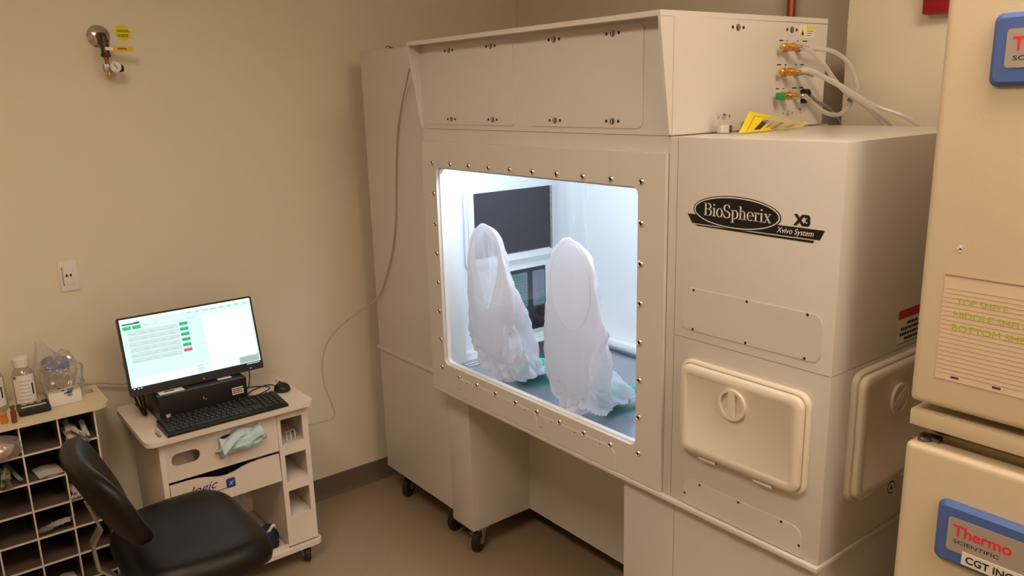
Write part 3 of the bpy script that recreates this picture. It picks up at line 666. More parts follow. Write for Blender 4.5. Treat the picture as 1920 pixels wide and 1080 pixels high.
# strip label with printed room name under the lower plate
pc = at(1804, 1034, 'y', IY-.036); b = MB().m('paper'); b.box(pc.x, pc.x+.21, IY-.0366, IY-.0355, pc.z-.026, pc.z); b.m('ink'); b.text('CGT INCUBATOR', 'y', pc.x+.007, pc.z-.020, IY-.0368, .020, thick=.0002, bold=.02, sx=1.02)
o = b.build('strip_label', None, lo, recalc=False); o['label'] = 'white strip label with printed name'
# lined card
cz1, cz0 = 1.438, 1.238; cx0 = 2.556
card = thing('index_card', 'lined card with green marker words taped on the upper incubator door', 'note', (cx0+.14, IY-.02, cz0))
MB().box(cx0, cx0+.30, IY-.0205, IY-.0195, cz0, cz1).build('card_sheet', 'card_paper', card)
b = MB().m('rule_line')
z = cz1-.026
while z > cz0+.01: b.box(cx0+.001, cx0+.299, IY-.0208, IY-.0205, z, z+.0007); z -= .0085
b.box(cx0, cx0+.30, IY-.0216, IY-.0205, cz1-.001, cz1+.001); b.build('ruled_lines', None, card)
b = MB(); y_ = IY-.0208
b.text('TOP SHELF', 'y', cx0+.024, cz1-.052, y_, .017, thick=.0002, sx=1.05); b.text('MIDDLE SHELF', 'y', cx0+.020, cz1-.077, y_, .017, thick=.0002, sx=1.15); b.text('BOTTOM SHELF', 'y', cx0+.020, cz1-.102, y_, .018, thick=.0002, sx=1.12)
b.build('handwriting', 'marker_green', card, recalc=False)
for u_ in (.028, .10): MB().box(cx0+u_, cx0+u_+.014, y_-.0002, y_, cz0+.006, cz0+.010).build('print_mark', 'ink_violet', card)
pz = at(1801, 468, 'y', IY-.019); b = MB(); b.box(pz.x-.003, pz.x+.003, IY-.0206, IY-.0192, pz.z-.006, pz.z+.008, .0006); b.box(pz.x-.006, pz.x+.004, IY-.0206, IY-.0192, pz.z-.001, pz.z+.003, .0006); tag(b.build('tape_scrap', 'paper'), 'tiny white scrap of tape above the card on the upper incubator', 'tape')

# ------------------------------------------------------------ left wall items
oz0, oz1, oy0, oy1 = 1.134, 1.246, -1.090, -1.028
ot = thing('wall_outlet', 'white wall socket plate left of the monitor', 'socket', (0.004, -1.06, 1.134))
b = MB(); b.box(0.0002, .006, oy0, oy1, oz0, oz1, .002); b.build('cover_plate', 'paper', ot)
b = MB(); b.box(.0055, .0085, oy0+.016, oy1-.016, oz0+.022, oz1-.022, .0015); b.build('insert', 'paper', ot)
b = MB()
for yy in (-1.066, -1.053): b.box(.0084, .0088, yy-.003, yy+.003, 1.186, 1.196)
b.build('sockets', 'ink', ot)
b = MB()
for k in range(9): b.box(.0061, .0063, oy0+.010, oy0+.013, 1.216-.0075*k, 1.221-.0075*k)
b.build('plate_print', 'ink', ot)
vt = thing('gas_valve', 'dark metal gas valve with yellow lever and small pressure gauge on the wall', 'valve', (0.03, -.84, 1.83))
fx = .0; fc = at(185, 68, 'x', 0.01)
b = MB(); b.lathe((0.0005, fc.y, fc.z), (1, 0, 0), [(0, .038), (.003, .038), (.010, .028), (.014, .018), (.016, .012)], 32); b.build('wall_flange', 'chrome', vt)
E1 = at(192, 68, 'x', .055); E2 = at(196, 85, 'x', .06)
X = .062
def W_(px, py, x=X): return Vector(at(px, py, 'x', x))
b = MB(); b.tube([(0.012, fc.y, fc.z), (.045, fc.y+.001, fc.z), (X, fc.y+.002, fc.z-.006), (X, fc.y+.003, fc.z-.022)], .0125, n=14, sub=5)
b.lathe((X, fc.y+.003, fc.z-.014), (0, 0, -1), [(0, .0155), (.010, .0155)], 14); b.build('elbow', 'bronze', vt)
c0 = Vector((X, fc.y+.003, fc.z-.026))
b = MB(); b.lathe(c0, (0, 0, -1), [(0, .0145), (.010, .016), (.012, .0125), (.034, .0135), (.036, .0165), (.046, .0155), (.048, .008)], 16); b.build('valve_body', 'bronze', vt)
hc = c0+Vector((.016, 0, -.019)); b = MB(); b.cyl(hc-Vector((.004, 0, 0)), hc+Vector((.008, 0, 0)), .006, n=6); b.box(hc.x+.002, hc.x+.004, hc.y-.004, hc.y+.03, hc.z-.006, hc.z+.004); b.build('lever_arm', 'chrome', vt)
b = MB(); b.prism('x', rrect(hc.y+.022, hc.y+.085, hc.z-.009, hc.z+.008, .005), hc.x+.001, hc.x+.006); lv = b.build('lever', 'handle_yellow', vt)
b = MB()
for k in range(5): b.box(hc.x+.0061, hc.x+.0063, hc.y+.036+.006*k, hc.y+.040+.006*k, hc.z-.003, hc.z+.002)
b.build('lever_print', 'ink', lv)
c1 = c0+Vector((0, 0, -.048)); b = MB(); b.lathe(c1, (0, 0, -1), [(0, .008), (.004, .009), (.006, .006), (.022, .006)], 12); b.build('nipple', 'copper', vt)
c2 = c1+Vector((0, 0, -.034)); b = MB(); b.box(c2.x-.014, c2.x+.014, c2.y-.013, c2.y+.017, c2.z-.015, c2.z+.013, .004); b.build('regulator_body', 'grey_metal', vt)
gc = c2+Vector((.014, .020, .002)); b = MB(); b.lathe(gc, (1, 0, 0), [(0, .006), (.004, .006), (.004, .017), (.016, .019), (.018, .0175)], 28); ga = b.build('gauge_case', 'chrome', vt)
b = MB(); b.cyl(gc+Vector((.0181, 0, 0)), gc+Vector((.0185, 0, 0)), .016, n=28); b.build('gauge_face', 'paper', ga)
b = MB().m('ink'); q = gc+Vector((.0187, 0, 0)); b.prism('x', [(q.y-.006, q.z+.009), (q.y-.003, q.z+.009), (q.y+.006, q.z-.008), (q.y+.004, q.z-.009)], q.x, q.x+.0003); b.build('gauge_needle', None, ga)
b = MB(); b.lathe(c2+Vector((0, .017, -.002)), (0, 1, 0), [(0, .012), (.010, .013), (.030, .013), (.034, .010)], 20); b.build('adjusting_knob', 'black_plastic', vt)
b = MB(); b.lathe(c2+Vector((0, .003, -.015)), (0, 0, -1), [(0, .009), (.010, .009), (.010, .0045), (.026, .004), (.028, .003)], 12); b.build('hose_barb', 'brass', vt)
sc_ = at(231, 62, 'x', .001); st = thing('round_sticker', 'round fluorescent yellow sticker above the yellow valve lever', 'sticker', (.001, sc_.y, sc_.z-.025))
MB().cyl((.0003, sc_.y, sc_.z), (.0012, sc_.y, sc_.z), .0265, n=36).build('disc', 'sticker_yellow', st)
b = MB()
for k, zz in enumerate((.008, .003, -.008, -.013)):
    yy = -.019
    while yy < .014: w_ = rnd.uniform(.003, .008); b.box(.0012, .0014, sc_.y+yy, sc_.y+yy+w_, sc_.z+zz, sc_.z+zz+.0025); yy += w_+.0015
b.build('print', 'ink', st)

# ------------------------------------------------------------ computer cart
CZ = 0.68; CX = 0.46
ct = thing('computer_cart', 'white wheeled computer cart with cubby column and printed drawer', 'cart', (.27, -.68, 0))
b = MB(); b.prism('z', rrect(.055, .495, -.985, -.385, .03, 6), CZ-.018, CZ, [rrect(.16, .30, -.418, -.403, .007, 4), rrect(.36, .46, -.940, -.922, .007, 4)]); b.build('tabletop', 'cart_white', ct)
MB().box(.07, CX, -.942, -.924, .10, CZ-.019, .001).build('left_side', 'cart_white', ct)
MB().box(.07, CX-.002, -.923, -.40, .10, CZ-.019, .001).build('back_panel', 'cart_white', ct) if False else MB().box(.07, .082, -.9235, -.401, .10, CZ-.019).build('back_panel', 'cart_white', ct)
# cubby column on the right: front face with three openings, boards inside
ops = [(-.512, -.428, .522, .624), (-.507, -.424, .372, .480), (-.506, -.424, .226, .332)]
b = MB(); b.prism('x', [(-.525, .105), (-.405, .105), (-.405, CZ-.019), (-.525, CZ-.019)], CX-.010, CX, [[(u0, v0), (u1, v0), (u1, v1), (u0, v1)] for u0, u1, v0, v1 in ops])
b.box(.0825, CX-.0101, -.525, -.514, .105, CZ-.0195); b.box(.0825, CX-.0101, -.416, -.405, .105, CZ-.0195)
for z in (.216, .362, .512): b.box(.0825, CX-.0101, -.5139, -.4161, z-.004, z+.008)
b.build('cubby_column', 'cart_white', ct, smooth=False)
# sloping pocket panel with two slots
sl = [rrect(-.905, -.808, .556, .604, .022), rrect(-.738, -.596, .556, .624, .018)]
b = MB(); b.prism('x', [(-.9235, .504), (-.5255, .504), (-.5255, CZ-.0195), (-.9235, CZ-.0195)], CX-.012, CX-.004, sl); b.build('pocket_panel', 'cart_white', ct, smooth=False)
b = MB(); b.box(.30, CX-.013, -.9235, -.5255, .506, .514); b.box(.36, .368, -.9235, -.5255, .514, CZ-.0195); b.build('pocket_tray', 'cart_white', ct, smooth=False)
# drawer with wavy top edge
top = [(-.9215, .492)]
for k in range(25):
    t = k/24; y = -.915+t*.385; top.append((y, .492-.022*math.exp(-((t-.48)/.17)**2)))
b = MB(); b.prism('x', [(-.9215, .383), (-.527, .383)]+top[::-1], CX-.012, CX); dr = b.build('drawer', 'cart_white', ct, smooth=False)
b = MB(); b.box(.12, CX-.0125, -.915, -.535, .385, .390); b.build('drawer_tray', 'cart_white', dr, smooth=False)
b = MB().m('ink_violet'); b.text('logic', 'x', -.862, .436, CX+.0006, .045, thick=.0003, shear=.45, sx=1.12, rot=.02); b.prism('x', [(-.88, .418), (-.70, .424), (-.695, .426), (-.88, .423)], CX+.0002, CX+.0006)
b.m('emblem_blue'); b.prism('x', rrect(-.732, -.700, .422, .458, .005), CX+.0002, CX+.0012); b.m('pale_print'); b.text('x', 'x', -.725, .432, CX+.0014, .032, thick=.0003, shear=.3)
b.build('drawer_lettering', None, dr, recalc=False)
b = MB()
for (y, w_, c_) in ((-.86, .05, 'x'), (-.77, .07, 'x'), (-.66, .04, 'x')): b.box(.30, .40, y, y+w_, .392, .47, .01)
tag(b.build('drawer_contents', 'black_plastic'), 'dark boxes showing in the gap above the cart drawer', 'supplies')
b = MB(); b.prism('z', rrect(.05, CX+.012, -.955, -.39, .025), .078, .096); b.build('bottom_board', 'cart_white', ct)
MB().box(CX-.012, CX-.001, -.923, -.526, .0965, .112).build('bottom_lip', 'cart_white', ct)
for (x, y) in ((.43, -.445), (.43, -.90), (.10, -.43), (.10, -.90)): caster(ct, x, y, .079, .034, .022, rot=PI/2-.25)
# inside the bay: clear bag, dark bag
def blob(name, mt, c, r, seed, amp=.25, label=None, cat='bag', parent=None, flat=None, n=4, freq=1.0):
    b = MB(); bmesh.ops.create_icosphere(b.b, subdivisions=n, radius=1.0)
    c = Vector(c)
    for v in b.b.verts:
        q = v.co.copy(); k = 1+amp*noise.noise(q*1.6*freq+Vector((seed, 0, 0)))+amp*.5*(1-abs(noise.noise(q*3.5*freq+Vector((0, seed, 0))))*2.5)
        v.co = c+Vector((q.x*r[0], q.y*r[1], q.z*r[2]))*k
        if flat is not None: v.co.z = max(v.co.z, flat+.0005*abs(q.x))
    o = b.build(name, mt, parent, ang=180)
    if label: tag(o, label, cat)
    return o
blob('clear_bag', 'clear_bag', (.30, -.72, .225), (.075, .095, .125), 3, .16, 'big crumpled clear plastic bag inside the open cart bay', 'bag', flat=.098)
blob('dark_bag', 'navy_cloth', (.40, -.583, .135), (.032, .036, .05), 9, .35, 'small dark blue bag in the right corner of the cart bay', 'bag', flat=.098)
b = MB(); b.tube([(.41, -.60, .165), (.42, -.585, .175), (.425, -.57, .195), (.42, -.56, .19)], .006, n=8); tag(b.build('white_strap', 'white_wrap'), 'white strap end lying on the dark blue bag', 'strap')
for k, (y, c_) in enumerate(((-.68, 'white crumpled wrapper at the front edge of the cart bay'), (-.63, 'small pale packet beside the dark bag in the cart bay'))):
    blob('crumpled_wrapper', 'white_wrap', (.43, y, .112), (.012, .03, .014), 12+k, .5, c_, 'wrapper', flat=.098)
# light blue surgical masks pushed in the right slot
b = MB()
mk = thing('face_masks', 'folded light blue face masks hanging out of the cart slot', 'face mask', (.46, -.66, .56))
def fold(k, u, v):
    y = -.742+.150*u; z = .572+.050*v+.022*u-.010*math.sin(3*PI*u+k); x = CX+.004+.030*math.sin(PI*v)*(.6+.4*math.sin(5*u+k))+.008*k+.006*noise.noise(Vector((u*6, v*5, k*3)))
    return Vector((x, y, z-.008*k))
for k in range(3):
    b = MB(); sheet(b, lambda u, v, k=k: fold(k, u, v), 20, 12); b.b.faces.ensure_lookup_table()
    o = b.build('mask', 'mask_blue', mk, recalc=False)
    sm = o.modifiers.new('s', 'SOLIDIFY'); sm.thickness = .004
blob('mask_bundle', 'mask_blue', (CX+.012, -.668, .585), (.018, .072, .026), 5, .4, None, parent=mk, freq=1.5)
# bits in top cubby
for k in range(4):
    b = MB(); y0 = -.50+.016*k; b.tube([(.44, y0, .5245), (.40, y0+.012, .535+.004*k), (.37, y0+.02-.01*k, .530)], .003, n=6, sub=3)
    tag(b.build('wrapped_swab', 'white_wrap'), 'thin white wrapped swab in the top cart cubby', 'swab', 'swabs in the cart cubby')

# ------------------------------------------------------------ desktop computer, monitor, keyboard, mouse
pcx1 = .35
pc_ = thing('desktop_computer', 'black flat desktop computer lying under the monitor on the cart', 'computer', (.2, -.735, CZ))
MB().box(.055, pcx1, -.898, -.583, CZ+.004, CZ+.103, .004).build('case', 'black_plastic', pc_)
for (x, y) in ((.08, -.87), (.08, -.61), (.33, -.87), (.33, -.61)): MB().cyl((x, y, CZ), (x, y, CZ+.005), .01, n=12).build('foot', 'black_plastic', pc_)
b = MB().m('paper'); b.box(pcx1+.0001, pcx1+.0008, -.640, -.598, CZ+.045, CZ+.072)
b.m('ink')
for k in range(3):
    yy = -.637
    while yy < -.604: w_ = rnd.uniform(.004, .009); b.box(pcx1+.0008, pcx1+.001, yy, yy+w_, CZ+.050+.007*k, CZ+.054+.007*k); yy += w_+.0012
b.build('asset_label', None, pc_)
b = MB().m('paper'); b.box(.29, .335, -.885, -.80, CZ+.1031, CZ+.1033); b.m('ink'); b.box(.305, .315, -.865, -.83, CZ+.1033, CZ+.1034); b.build('top_label', None, pc_); MB().box(.29, .32, -.675, -.625, CZ+.1031, CZ+.1033).build('top_label', 'paper', pc_)
b = MB().m('plate_grey'); b.box(pcx1+.0001, pcx1+.0006, -.878, -.862, CZ+.018, CZ+.034); b.m('pale_print'); b.box(pcx1+.0006, pcx1+.0008, -.875, -.866, CZ+.022, CZ+.030); b.box(pcx1+.0001, pcx1+.0006, -.745, -.742, CZ+.058, CZ+.066); b.box(pcx1+.0001, pcx1+.0006, -.739, -.732, CZ+.055, CZ+.057); b.build('badges', None, pc_)
mo = thing('monitor', 'wide black-framed monitor showing a control program on the cart', 'monitor', (.2, -.74, CZ+.104))
# screen frame: bottom edge x=.30 z=.787, top edge leaning back
mb0, mt0 = Vector((.300, 0, .786)), Vector((.235, 0, 1.058)); upv = (mt0-mb0); H = upv.length; upv.normalize(); nv = Vector((upv.z, 0, -upv.x))
Y0, Y1 = -.971, -.495; WD = Y1-Y0
def MP(s, t, d): return mb0+Vector((0, Y0+s, 0))+upv*t+nv*d
def mbox(b, s0, s1, t0, t1, d0, d1):
    b.loft([[MP(s0, t0, d), MP(s1, t0, d), MP(s1, t1, d), MP(s0, t1, d)] for d in (d0, d1)])
b = MB(); 
b.loft([[MP(u, v, d) for u, v in rrect(i, WD-i, i, H-i, .006)] for i, d in ((.02, -.034), (.004, -.022), (0, -.018), (0, 0))]); b.build('housing', 'black_plastic', mo)
b = MB(); s0, s1, t0, t1 = .007, WD-.007, .022, H-.007
def R_(m_, a0, a1, c0_, c1_, l=1):   # rectangle on the screen in fractions (a across, c down)
    b.m(m_); w_, h_ = s1-s0, t1-t0; mbox(b, s0+w_*a0, s0+w_*a1, t1-h_*c1_, t1-h_*c0_, .0002+.00015*(l-1), .0002+.00015*l)
R_('scr_bg', 0, 1, 0, 1, 1)
R_('scr_white', 0, 1, 0, .035, 2); R_('scr_white', .60, .985, .12, .86, 2); R_('scr_white', .03, .49, .84, .955, 2); R_('scr_white', .56, .83, .87, .955, 2)
R_('scr_grey', .83, .99, .84, .955, 2); R_('scr_dark', 0, 1, .965, 1.0, 2); R_('scr_blue', .015, .14, .066, .085, 2); R_('scr_blue', .10, .14, .058, .075, 3)
R_('scr_lime', .015, .075, .105, .155, 2); R_('scr_lime', .085, .145, .105, .155, 2); R_('scr_bar', .16, .21, .11, .13, 2); R_('scr_bar', .22, .27, .11, .13, 2)
for k in range(6):
    c0_ = .185+.077*k; R_('scr_line', .038, .41, c0_+.054, c0_+.0565, 3); R_('scr_bar', .04, .41, c0_, c0_+.054, 2); R_('scr_line', .04, .41, c0_, c0_+.002, 3)
    for a_ in (.05, .14, .20, .27, .34): R_('scr_line', a_, a_+.035, c0_+.033, c0_+.037, 4)
    R_('scr_green' if k < 5 else 'scr_pink', .422, .485, c0_-.008, c0_+.036, 2); R_('scr_line', .437, .468, c0_+.006, c0_+.012, 3)
for k in range(8): R_('scr_bar', .49+.063*k, .53+.063*k, .045, .075, 2); R_('scr_grey', .495+.063*k, .525+.063*k, .056, .062, 3)
R_('scr_bar', .485, .54, .13, .15, 2)
for k in range(7): R_('scr_bar', .565, .58, .17+.09*k, .18+.09*k, 2)
for k in range(8): R_('scr_grey', .59+.05*k, .61+.05*k, .868, .873, 3)
for k in range(3): R_('scr_grey', .50, .545, .845+.04*k, .852+.04*k, 2)
for k in range(9): R_('scr_white', .885+.012*k, .892+.012*k, .977, .988, 3)
for a_ in (.012, .04, .063): R_('scr_bar', a_, a_+.012, .976, .990, 3)
sc2 = b.build('screen', None, mo, smooth=False); sc2['label'] = 'lit screen with green and red buttons and a white chart'
b = MB().m('led_blue'); mbox(b, WD-.052, WD-.047, .008, .0105, .0001, .0008); b.m('pale_print'); mbox(b, WD*.52, WD*.52+.008, .008, .011, .0001, .0006); b.build('power_light', None, mo)
b = MB(); b.box(.17, .20, -.765, -.705, CZ+.11, .90, .004); b.box(.12, .29, -.82, -.65, CZ+.1036, CZ+.112, .004); b.build('stand', 'black_plastic', mo)
kb = thing('keyboard', 'black full-size computer keyboard along the front of the cart', 'keyboard', (.40, -.70, CZ))
kx0, kx1, ky0, ky1 = .352, .486, -.913, -.484
b = MB(); b.prism('y', [(kx0, CZ+.0005), (kx1, CZ+.0005), (kx1, CZ+.010), (kx0, CZ+.022)], ky0, ky1); b.build('base', 'black_plastic', kb, smooth=False)
def kz(x): return CZ+.022-.012*(x-kx0)/(kx1-kx0)
b = MB().m('key_black'); pr = MB()
unit = (ky1-ky0-.014)/22.6
rows = [([1, 0, 1, 1, 1, 1, .5, 1, 1, 1, 1, .5, 1, 1, 1, 1, .3, 1, 1, 1], .9)] 
def keyrow(x, ks):
    y = ky0+.007
    for w in ks:
        if w < 0: y += -w*unit; continue
        L_, hk = w*unit-.0022, .0155
        z = kz(x)
        b.loft([[(x, y, z-.001), (x+hk, y, z-.0025), (x+hk, y+L_, z-.0025), (x, y+L_, z-.001)], [(x+.001, y+.0012, z+.006), (x+hk-.0015, y+.0012, z+.0045), (x+hk-.0015, y+L_-.0012, z+.0045), (x+.001, y+L_-.0012, z+.006)]], cap0=False)
        pr.box(x+.004, x+.006, y+.003, y+.0055, z+.0058, z+.0064)
        y += w*unit
keyrow(kx0+.006, [1, -1, 1, 1, 1, 1, -.5, 1, 1, 1, 1, -.5, 1, 1, 1, 1, -.3, 1, 1, 1, -.3, 1, 1, 1, 1])
keyrow(kx0+.031, [1]*13+[2, -.3, 1, 1, 1, -.3, 1, 1, 1, 1]); keyrow(kx0+.050, [1.5]+[1]*12+[1.5, -.3, 1, 1, 1, -.3, 1, 1, 1, 1])
keyrow(kx0+.069, [1.75]+[1]*11+[2.25, -3.6, 1, 1, 1, 1]); keyrow(kx0+.088, [2.25]+[1]*10+[2.75, -1.3, 1, -1.3, 1, 1, 1, 1]); keyrow(kx0+.107, [1.5, 1, 1.5, 6, 1.5, 1, 1, 1.5, -.3, 1, 1, 1, -.3, 2, 1, 1])
ko = b.build('keys', None, kb); ko['kind'] = 'stuff'; pr.build('key_print', 'pale_print', ko)
ms = thing('computer_mouse', 'black computer mouse on the right end of the cart top', 'mouse', (.315, -.44, CZ))
b = MB(); bmesh.ops.create_uvsphere(b.b, u_segments=24, v_segments=14, radius=1)
for v in b.b.verts: v.co = Vector((.312+v.co.x*.034*(1+.08*v.co.y), -.437+v.co.y*.031, max(CZ+.0008, CZ+.008+v.co.z*.026)))
b.build('shell', 'black_plastic', ms, ang=80)
b = MB(); b.cyl((.296, -.440, CZ+.028), (.296, -.434, CZ+.028), .007, n=14); b.build('wheel', 'black_plastic', ms)
b = MB(); b.tube([(.285, -.442, CZ+.008), (.26, -.440, CZ+.004), (.22, -.455, CZ+.0035), (.235, -.52, CZ+.0035), (.28, -.565, CZ+.0035), (.30, -.53, CZ+.0035), (.27, -.47, CZ+.007), (.22, -.48, CZ+.0035), (.18, -.56, CZ+.0035)], .0022, n=8); b.build('cord', 'black_plastic', ms)
b = MB(); p = MP(WD-.055, 0, -.01); b.tube([tuple(p), (p.x-.01, p.y+.004, CZ+.08), (p.x-.03, p.y+.002, CZ+.03), (.20, -.54, CZ+.004), (.10, -.56, CZ+.004)], .0022, n=8); tag(b.build('monitor_cable', 'black_plastic'), 'thin black cable dropping from the monitor right corner', 'cable')
b = MB(); b.tube([(.20, -.935, .85), (.22, -.945, .77), (.25, -.93, CZ+.02), (.20, -.91, CZ+.006), (.10, -.92, CZ+.01)], .004, n=8); b.tube([(.18, -.92, .85), (.20, -.925, .75), (.22, -.915, CZ+.012), (.14, -.90, CZ+.112)], .003, n=8)
tag(b.build('cable_bundle', 'black_plastic'), 'black cables hanging behind the left side of the monitor', 'cable')

# ------------------------------------------------------------ long beige cable down the cabinet
Cp = [at(768, 128, 'y', .02), at(762, 155, 'y', .055), at(748, 225, 'y', .074), at(743, 300, 'y', .075), at(742, 400, 'y', .075), at(736, 470, 'y', .075), at(722, 525, 'y', .072), at(707, 560, 'y', .06),
      at(672, 585, 'x', .14), at(636, 614, 'x', .11), at(613, 645, 'x', .10), at(604, 685, 'x', .11), at(609, 725, 'x', .13), at(622, 757, 'x', .15), at(628, 778, 'x', .16), at(618, 787, 'x', .17), at(595, 793, 'x', .18), at(574, 798, 'x', .19)]
b = MB(); b.tube(Cp, .0032, n=8); tag(b.build('hanging_cable', 'cable_beige'), 'long thin beige cable looping from the hood down to the cart', 'cable')
b = MB(); b.tube([at(158, 720, 'x', .03), at(190, 718, 'x', .03), at(240, 717, 'x', .03), (.03, -.93, .84)], .0035, n=8); tag(b.build('wall_cable', 'cable_beige'), 'short pale cable along the wall behind the shelf and monitor', 'cable')

# ------------------------------------------------------------ pigeonhole shelf
SX0, SX1, SZ = .02, .27, .78
ys = [-1.088-.1125*k for k in range(9)]; zs = [.764, .664, .563, .461, .359, .257, .155, .053]
sh = thing('pigeonhole_shelf', 'cream pigeonhole shelf unit with small open cells left of the cart', 'shelf', (.15, -1.5, 0))
b = MB(); b.prism('z', rrect(.012, .285, -2.02, -1.035, .04, 8, rr=(0, 0, .05, .02)), SZ-.014, SZ, [rrect(.075, .125, -1.082, -1.055, .012, 4)]); b.build('top_board', 'shelf_cream', sh)
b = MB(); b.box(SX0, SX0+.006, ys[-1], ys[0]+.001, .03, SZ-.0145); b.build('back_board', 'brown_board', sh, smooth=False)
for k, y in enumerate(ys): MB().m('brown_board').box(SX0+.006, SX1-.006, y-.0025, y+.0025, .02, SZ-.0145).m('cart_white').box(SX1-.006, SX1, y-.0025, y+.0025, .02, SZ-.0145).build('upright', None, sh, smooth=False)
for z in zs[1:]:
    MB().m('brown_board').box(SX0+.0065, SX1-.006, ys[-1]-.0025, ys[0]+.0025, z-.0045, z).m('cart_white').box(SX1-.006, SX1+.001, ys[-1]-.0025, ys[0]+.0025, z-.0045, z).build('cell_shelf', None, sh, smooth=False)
MB().box(SX0, SX1, ys[-1]-.004, ys[0]+.004, 0.0, .02).build('plinth', 'cart_white', sh, smooth=False)
# wrapped packets in the cells
def packet(mt, name, label, cat, grp, x, y, z, L_, w_, tilt, yaw, seed):
    b = MB()
    R3 = Matrix.Rotation(yaw, 3, 'Z') @ Matrix.Rotation(tilt, 3, 'Y')
    sheet(b, lambda u, v: Vector((x, y, z))+R3 @ Vector(((u-.5)*L_, (v-.5)*w_, .006*noise.noise(Vector((u*5+seed, v*4, seed)))+.004*math.sin(PI*v))), 12, 5)
    sheet(b, lambda u, v: Vector((x, y, z))+R3 @ Vector(((u-.5)*L_, (v-.5)*w_, .006*noise.noise(Vector((u*5+seed, v*4, seed)))-.002*math.sin(PI*v)-.0004)), 12, 5)
    return tag(b.build(name, mt, None, recalc=False), label, cat, grp)
def cell(cx_, cz_): return ys[cx_]-.0562, zs[cz_+1]
y, z = cell(0, 0)
for k in range(9): packet('white_wrap', 'wrapped_packet', 'white paper-wrapped packet in the top right cell of the shelf', 'packet', 'wrapped packets in the top right cell', .22+rnd.uniform(-.02, .03), y+rnd.uniform(-.035, .035), z+.008+.0045*k, .16, .018, rnd.uniform(-.12, .02), rnd.uniform(-.16, .16), k*1.7)
y, z = cell(2, 1)
for k in range(11): packet('green_wrap', 'wrapped_packet', 'greenish wrapped packet in the second row cell below the pink bag', 'packet', 'greenish packets in the second row', .21+rnd.uniform(-.02, .04), y+rnd.uniform(-.034, .034), z+.008+.0045*k, .15, .013, rnd.uniform(-.15, .1), rnd.uniform(-.2, .2), k*2.3)
y, z = cell(0, 2)
for k in range(4): packet('white_wrap', 'wrapped_packet', 'crinkled white packet in the third row right cell of the shelf', 'packet', 'white packets in the third row right cell', .22+rnd.uniform(-.01, .03), y-.02+rnd.uniform(-.02, .02), z+.008+.006*k, .12, .02, -.1, rnd.uniform(-.3, .3), k*3.1)
y, z = cell(1, 1); packet('white_wrap', 'wrapped_packet', 'single flat packet alone in the second row middle cell', 'packet', None, .22, y+.01, z+.007, .10, .075, 0, .1, 5)
y, z = cell(1, 3)
for k in range(4): packet('clear_bag' if k < 2 else 'white_wrap', 'clear_packet', 'crinkled clear packet in the fourth row middle cell', 'packet', 'clear packets in the fourth row cell', .235, y-.03+.02*k, z+.010+.004*k, .06, .045, -.25, .3*k, 7+k)
y, z = cell(1, 5); packet('white_wrap', 'wrapped_packet', 'pale flat packet in the lowest visible cell of the shelf', 'packet', None, .235, y, z+.008, .08, .08, -.1, .1, 15)
y, z = cell(2, 0)
pb = blob('pink_bag', 'clear_bag', (.265, y, z+.042), (.055, .056, .036), 21, .18, 'clear bag with pink and white contents sticking out of a top cell', 'bag', flat=z+.002)
blob('bag_contents', 'pink_foam', (.255, y-.004, z+.030), (.036, .038, .022), 30, .2, None, parent=pb, flat=z+.005)
# ------------------------------------------------------------ things on the shelf top
def bottle(x, y, lab, red):
    t = thing('reagent_bottle', lab, 'bottle', (x, y, SZ), 'reagent bottles')
    b = MB(); b.lathe((x, y, SZ+.0005), (0, 0, 1), [(0, .030), (.003, .0335), (.118, .0335), (.132, .028), (.140, .021), (.150, .021)], 28); b.build('glass', 'bottle_clear', t)
    b = MB(); b.lathe((x, y, SZ+.146), (0, 0, 1), [(0, .0235), (.002, .0245), (.030, .0245), (.033, .022)], 28); b.build('cap', 'logo_white', t)
    b = MB(); 
    def arcb(m_, z0, z1, a0, a1, rr):
        b.m(m_); n = 16; P = lambda a, z, r: (x+r*math.cos(a), y+r*math.sin(a), z)
        for i in range(n):
            q = [a0+(a1-a0)*i/n, a0+(a1-a0)*(i+1)/n]
            f = b.b.faces.new([b.b.verts.new(P(*w)) for w in ((q[0], z0, rr), (q[1], z0, rr), (q[1], z1, rr), (q[0], z1, rr))]); f.material_index = b.mi
    arcb('paper', SZ+.022, SZ+.122, -1.15, 1.05, .0338)
    if red: arcb('label_red', SZ+.016, SZ+.0225, -1.0, .9, .0339); arcb('label_red', SZ+.110, SZ+.120, -1.1, -.75, .0340)
    for k in range(6): arcb('ink', SZ+.035+.013*k, SZ+.0362+.013*k, -.7+.1*(k % 3), .3+.15*(k % 2), .0340)
    arcb('ink', SZ+.05, SZ+.09, .55, .72, .0340)
    b.build('paper_label', None, t, recalc=False)
bottle(.125, -1.262, 'white-capped bottle with white and red label beside the bagged bottle', True)
bottle(.10, -1.350, 'bottle with white label cut by the left edge of the photo', False)
dv = thing('label_device', 'small black handheld device with three grey keys on the shelf top', 'device', (.18, -1.255, SZ))
MB().box(.145, .225, -1.30, -1.205, SZ+.0005, SZ+.022, .006).build('body', 'black_plastic', dv)
b = MB()
for k in range(3): b.box(.155, .175, -1.285+.022*k, -1.270+.022*k, SZ+.0221, SZ+.026, .002)
b.build('keys', 'plate_grey', dv)
MB().box(.193, .203, -1.290, -1.215, SZ+.0221, SZ+.0245, .001).build('display', 'pale_print', dv)
b = MB(); b.lathe((.258, -1.318, SZ+.0005), (0, 0, 1), [(0, .0085), (.040, .0085), (.043, .006), (.05, .006), (.05, .0078), (.058, .0078)], 18); tag(b.build('brown_vial', 'amber_glass'), 'tall dark brown vial in front of the black device', 'vial')
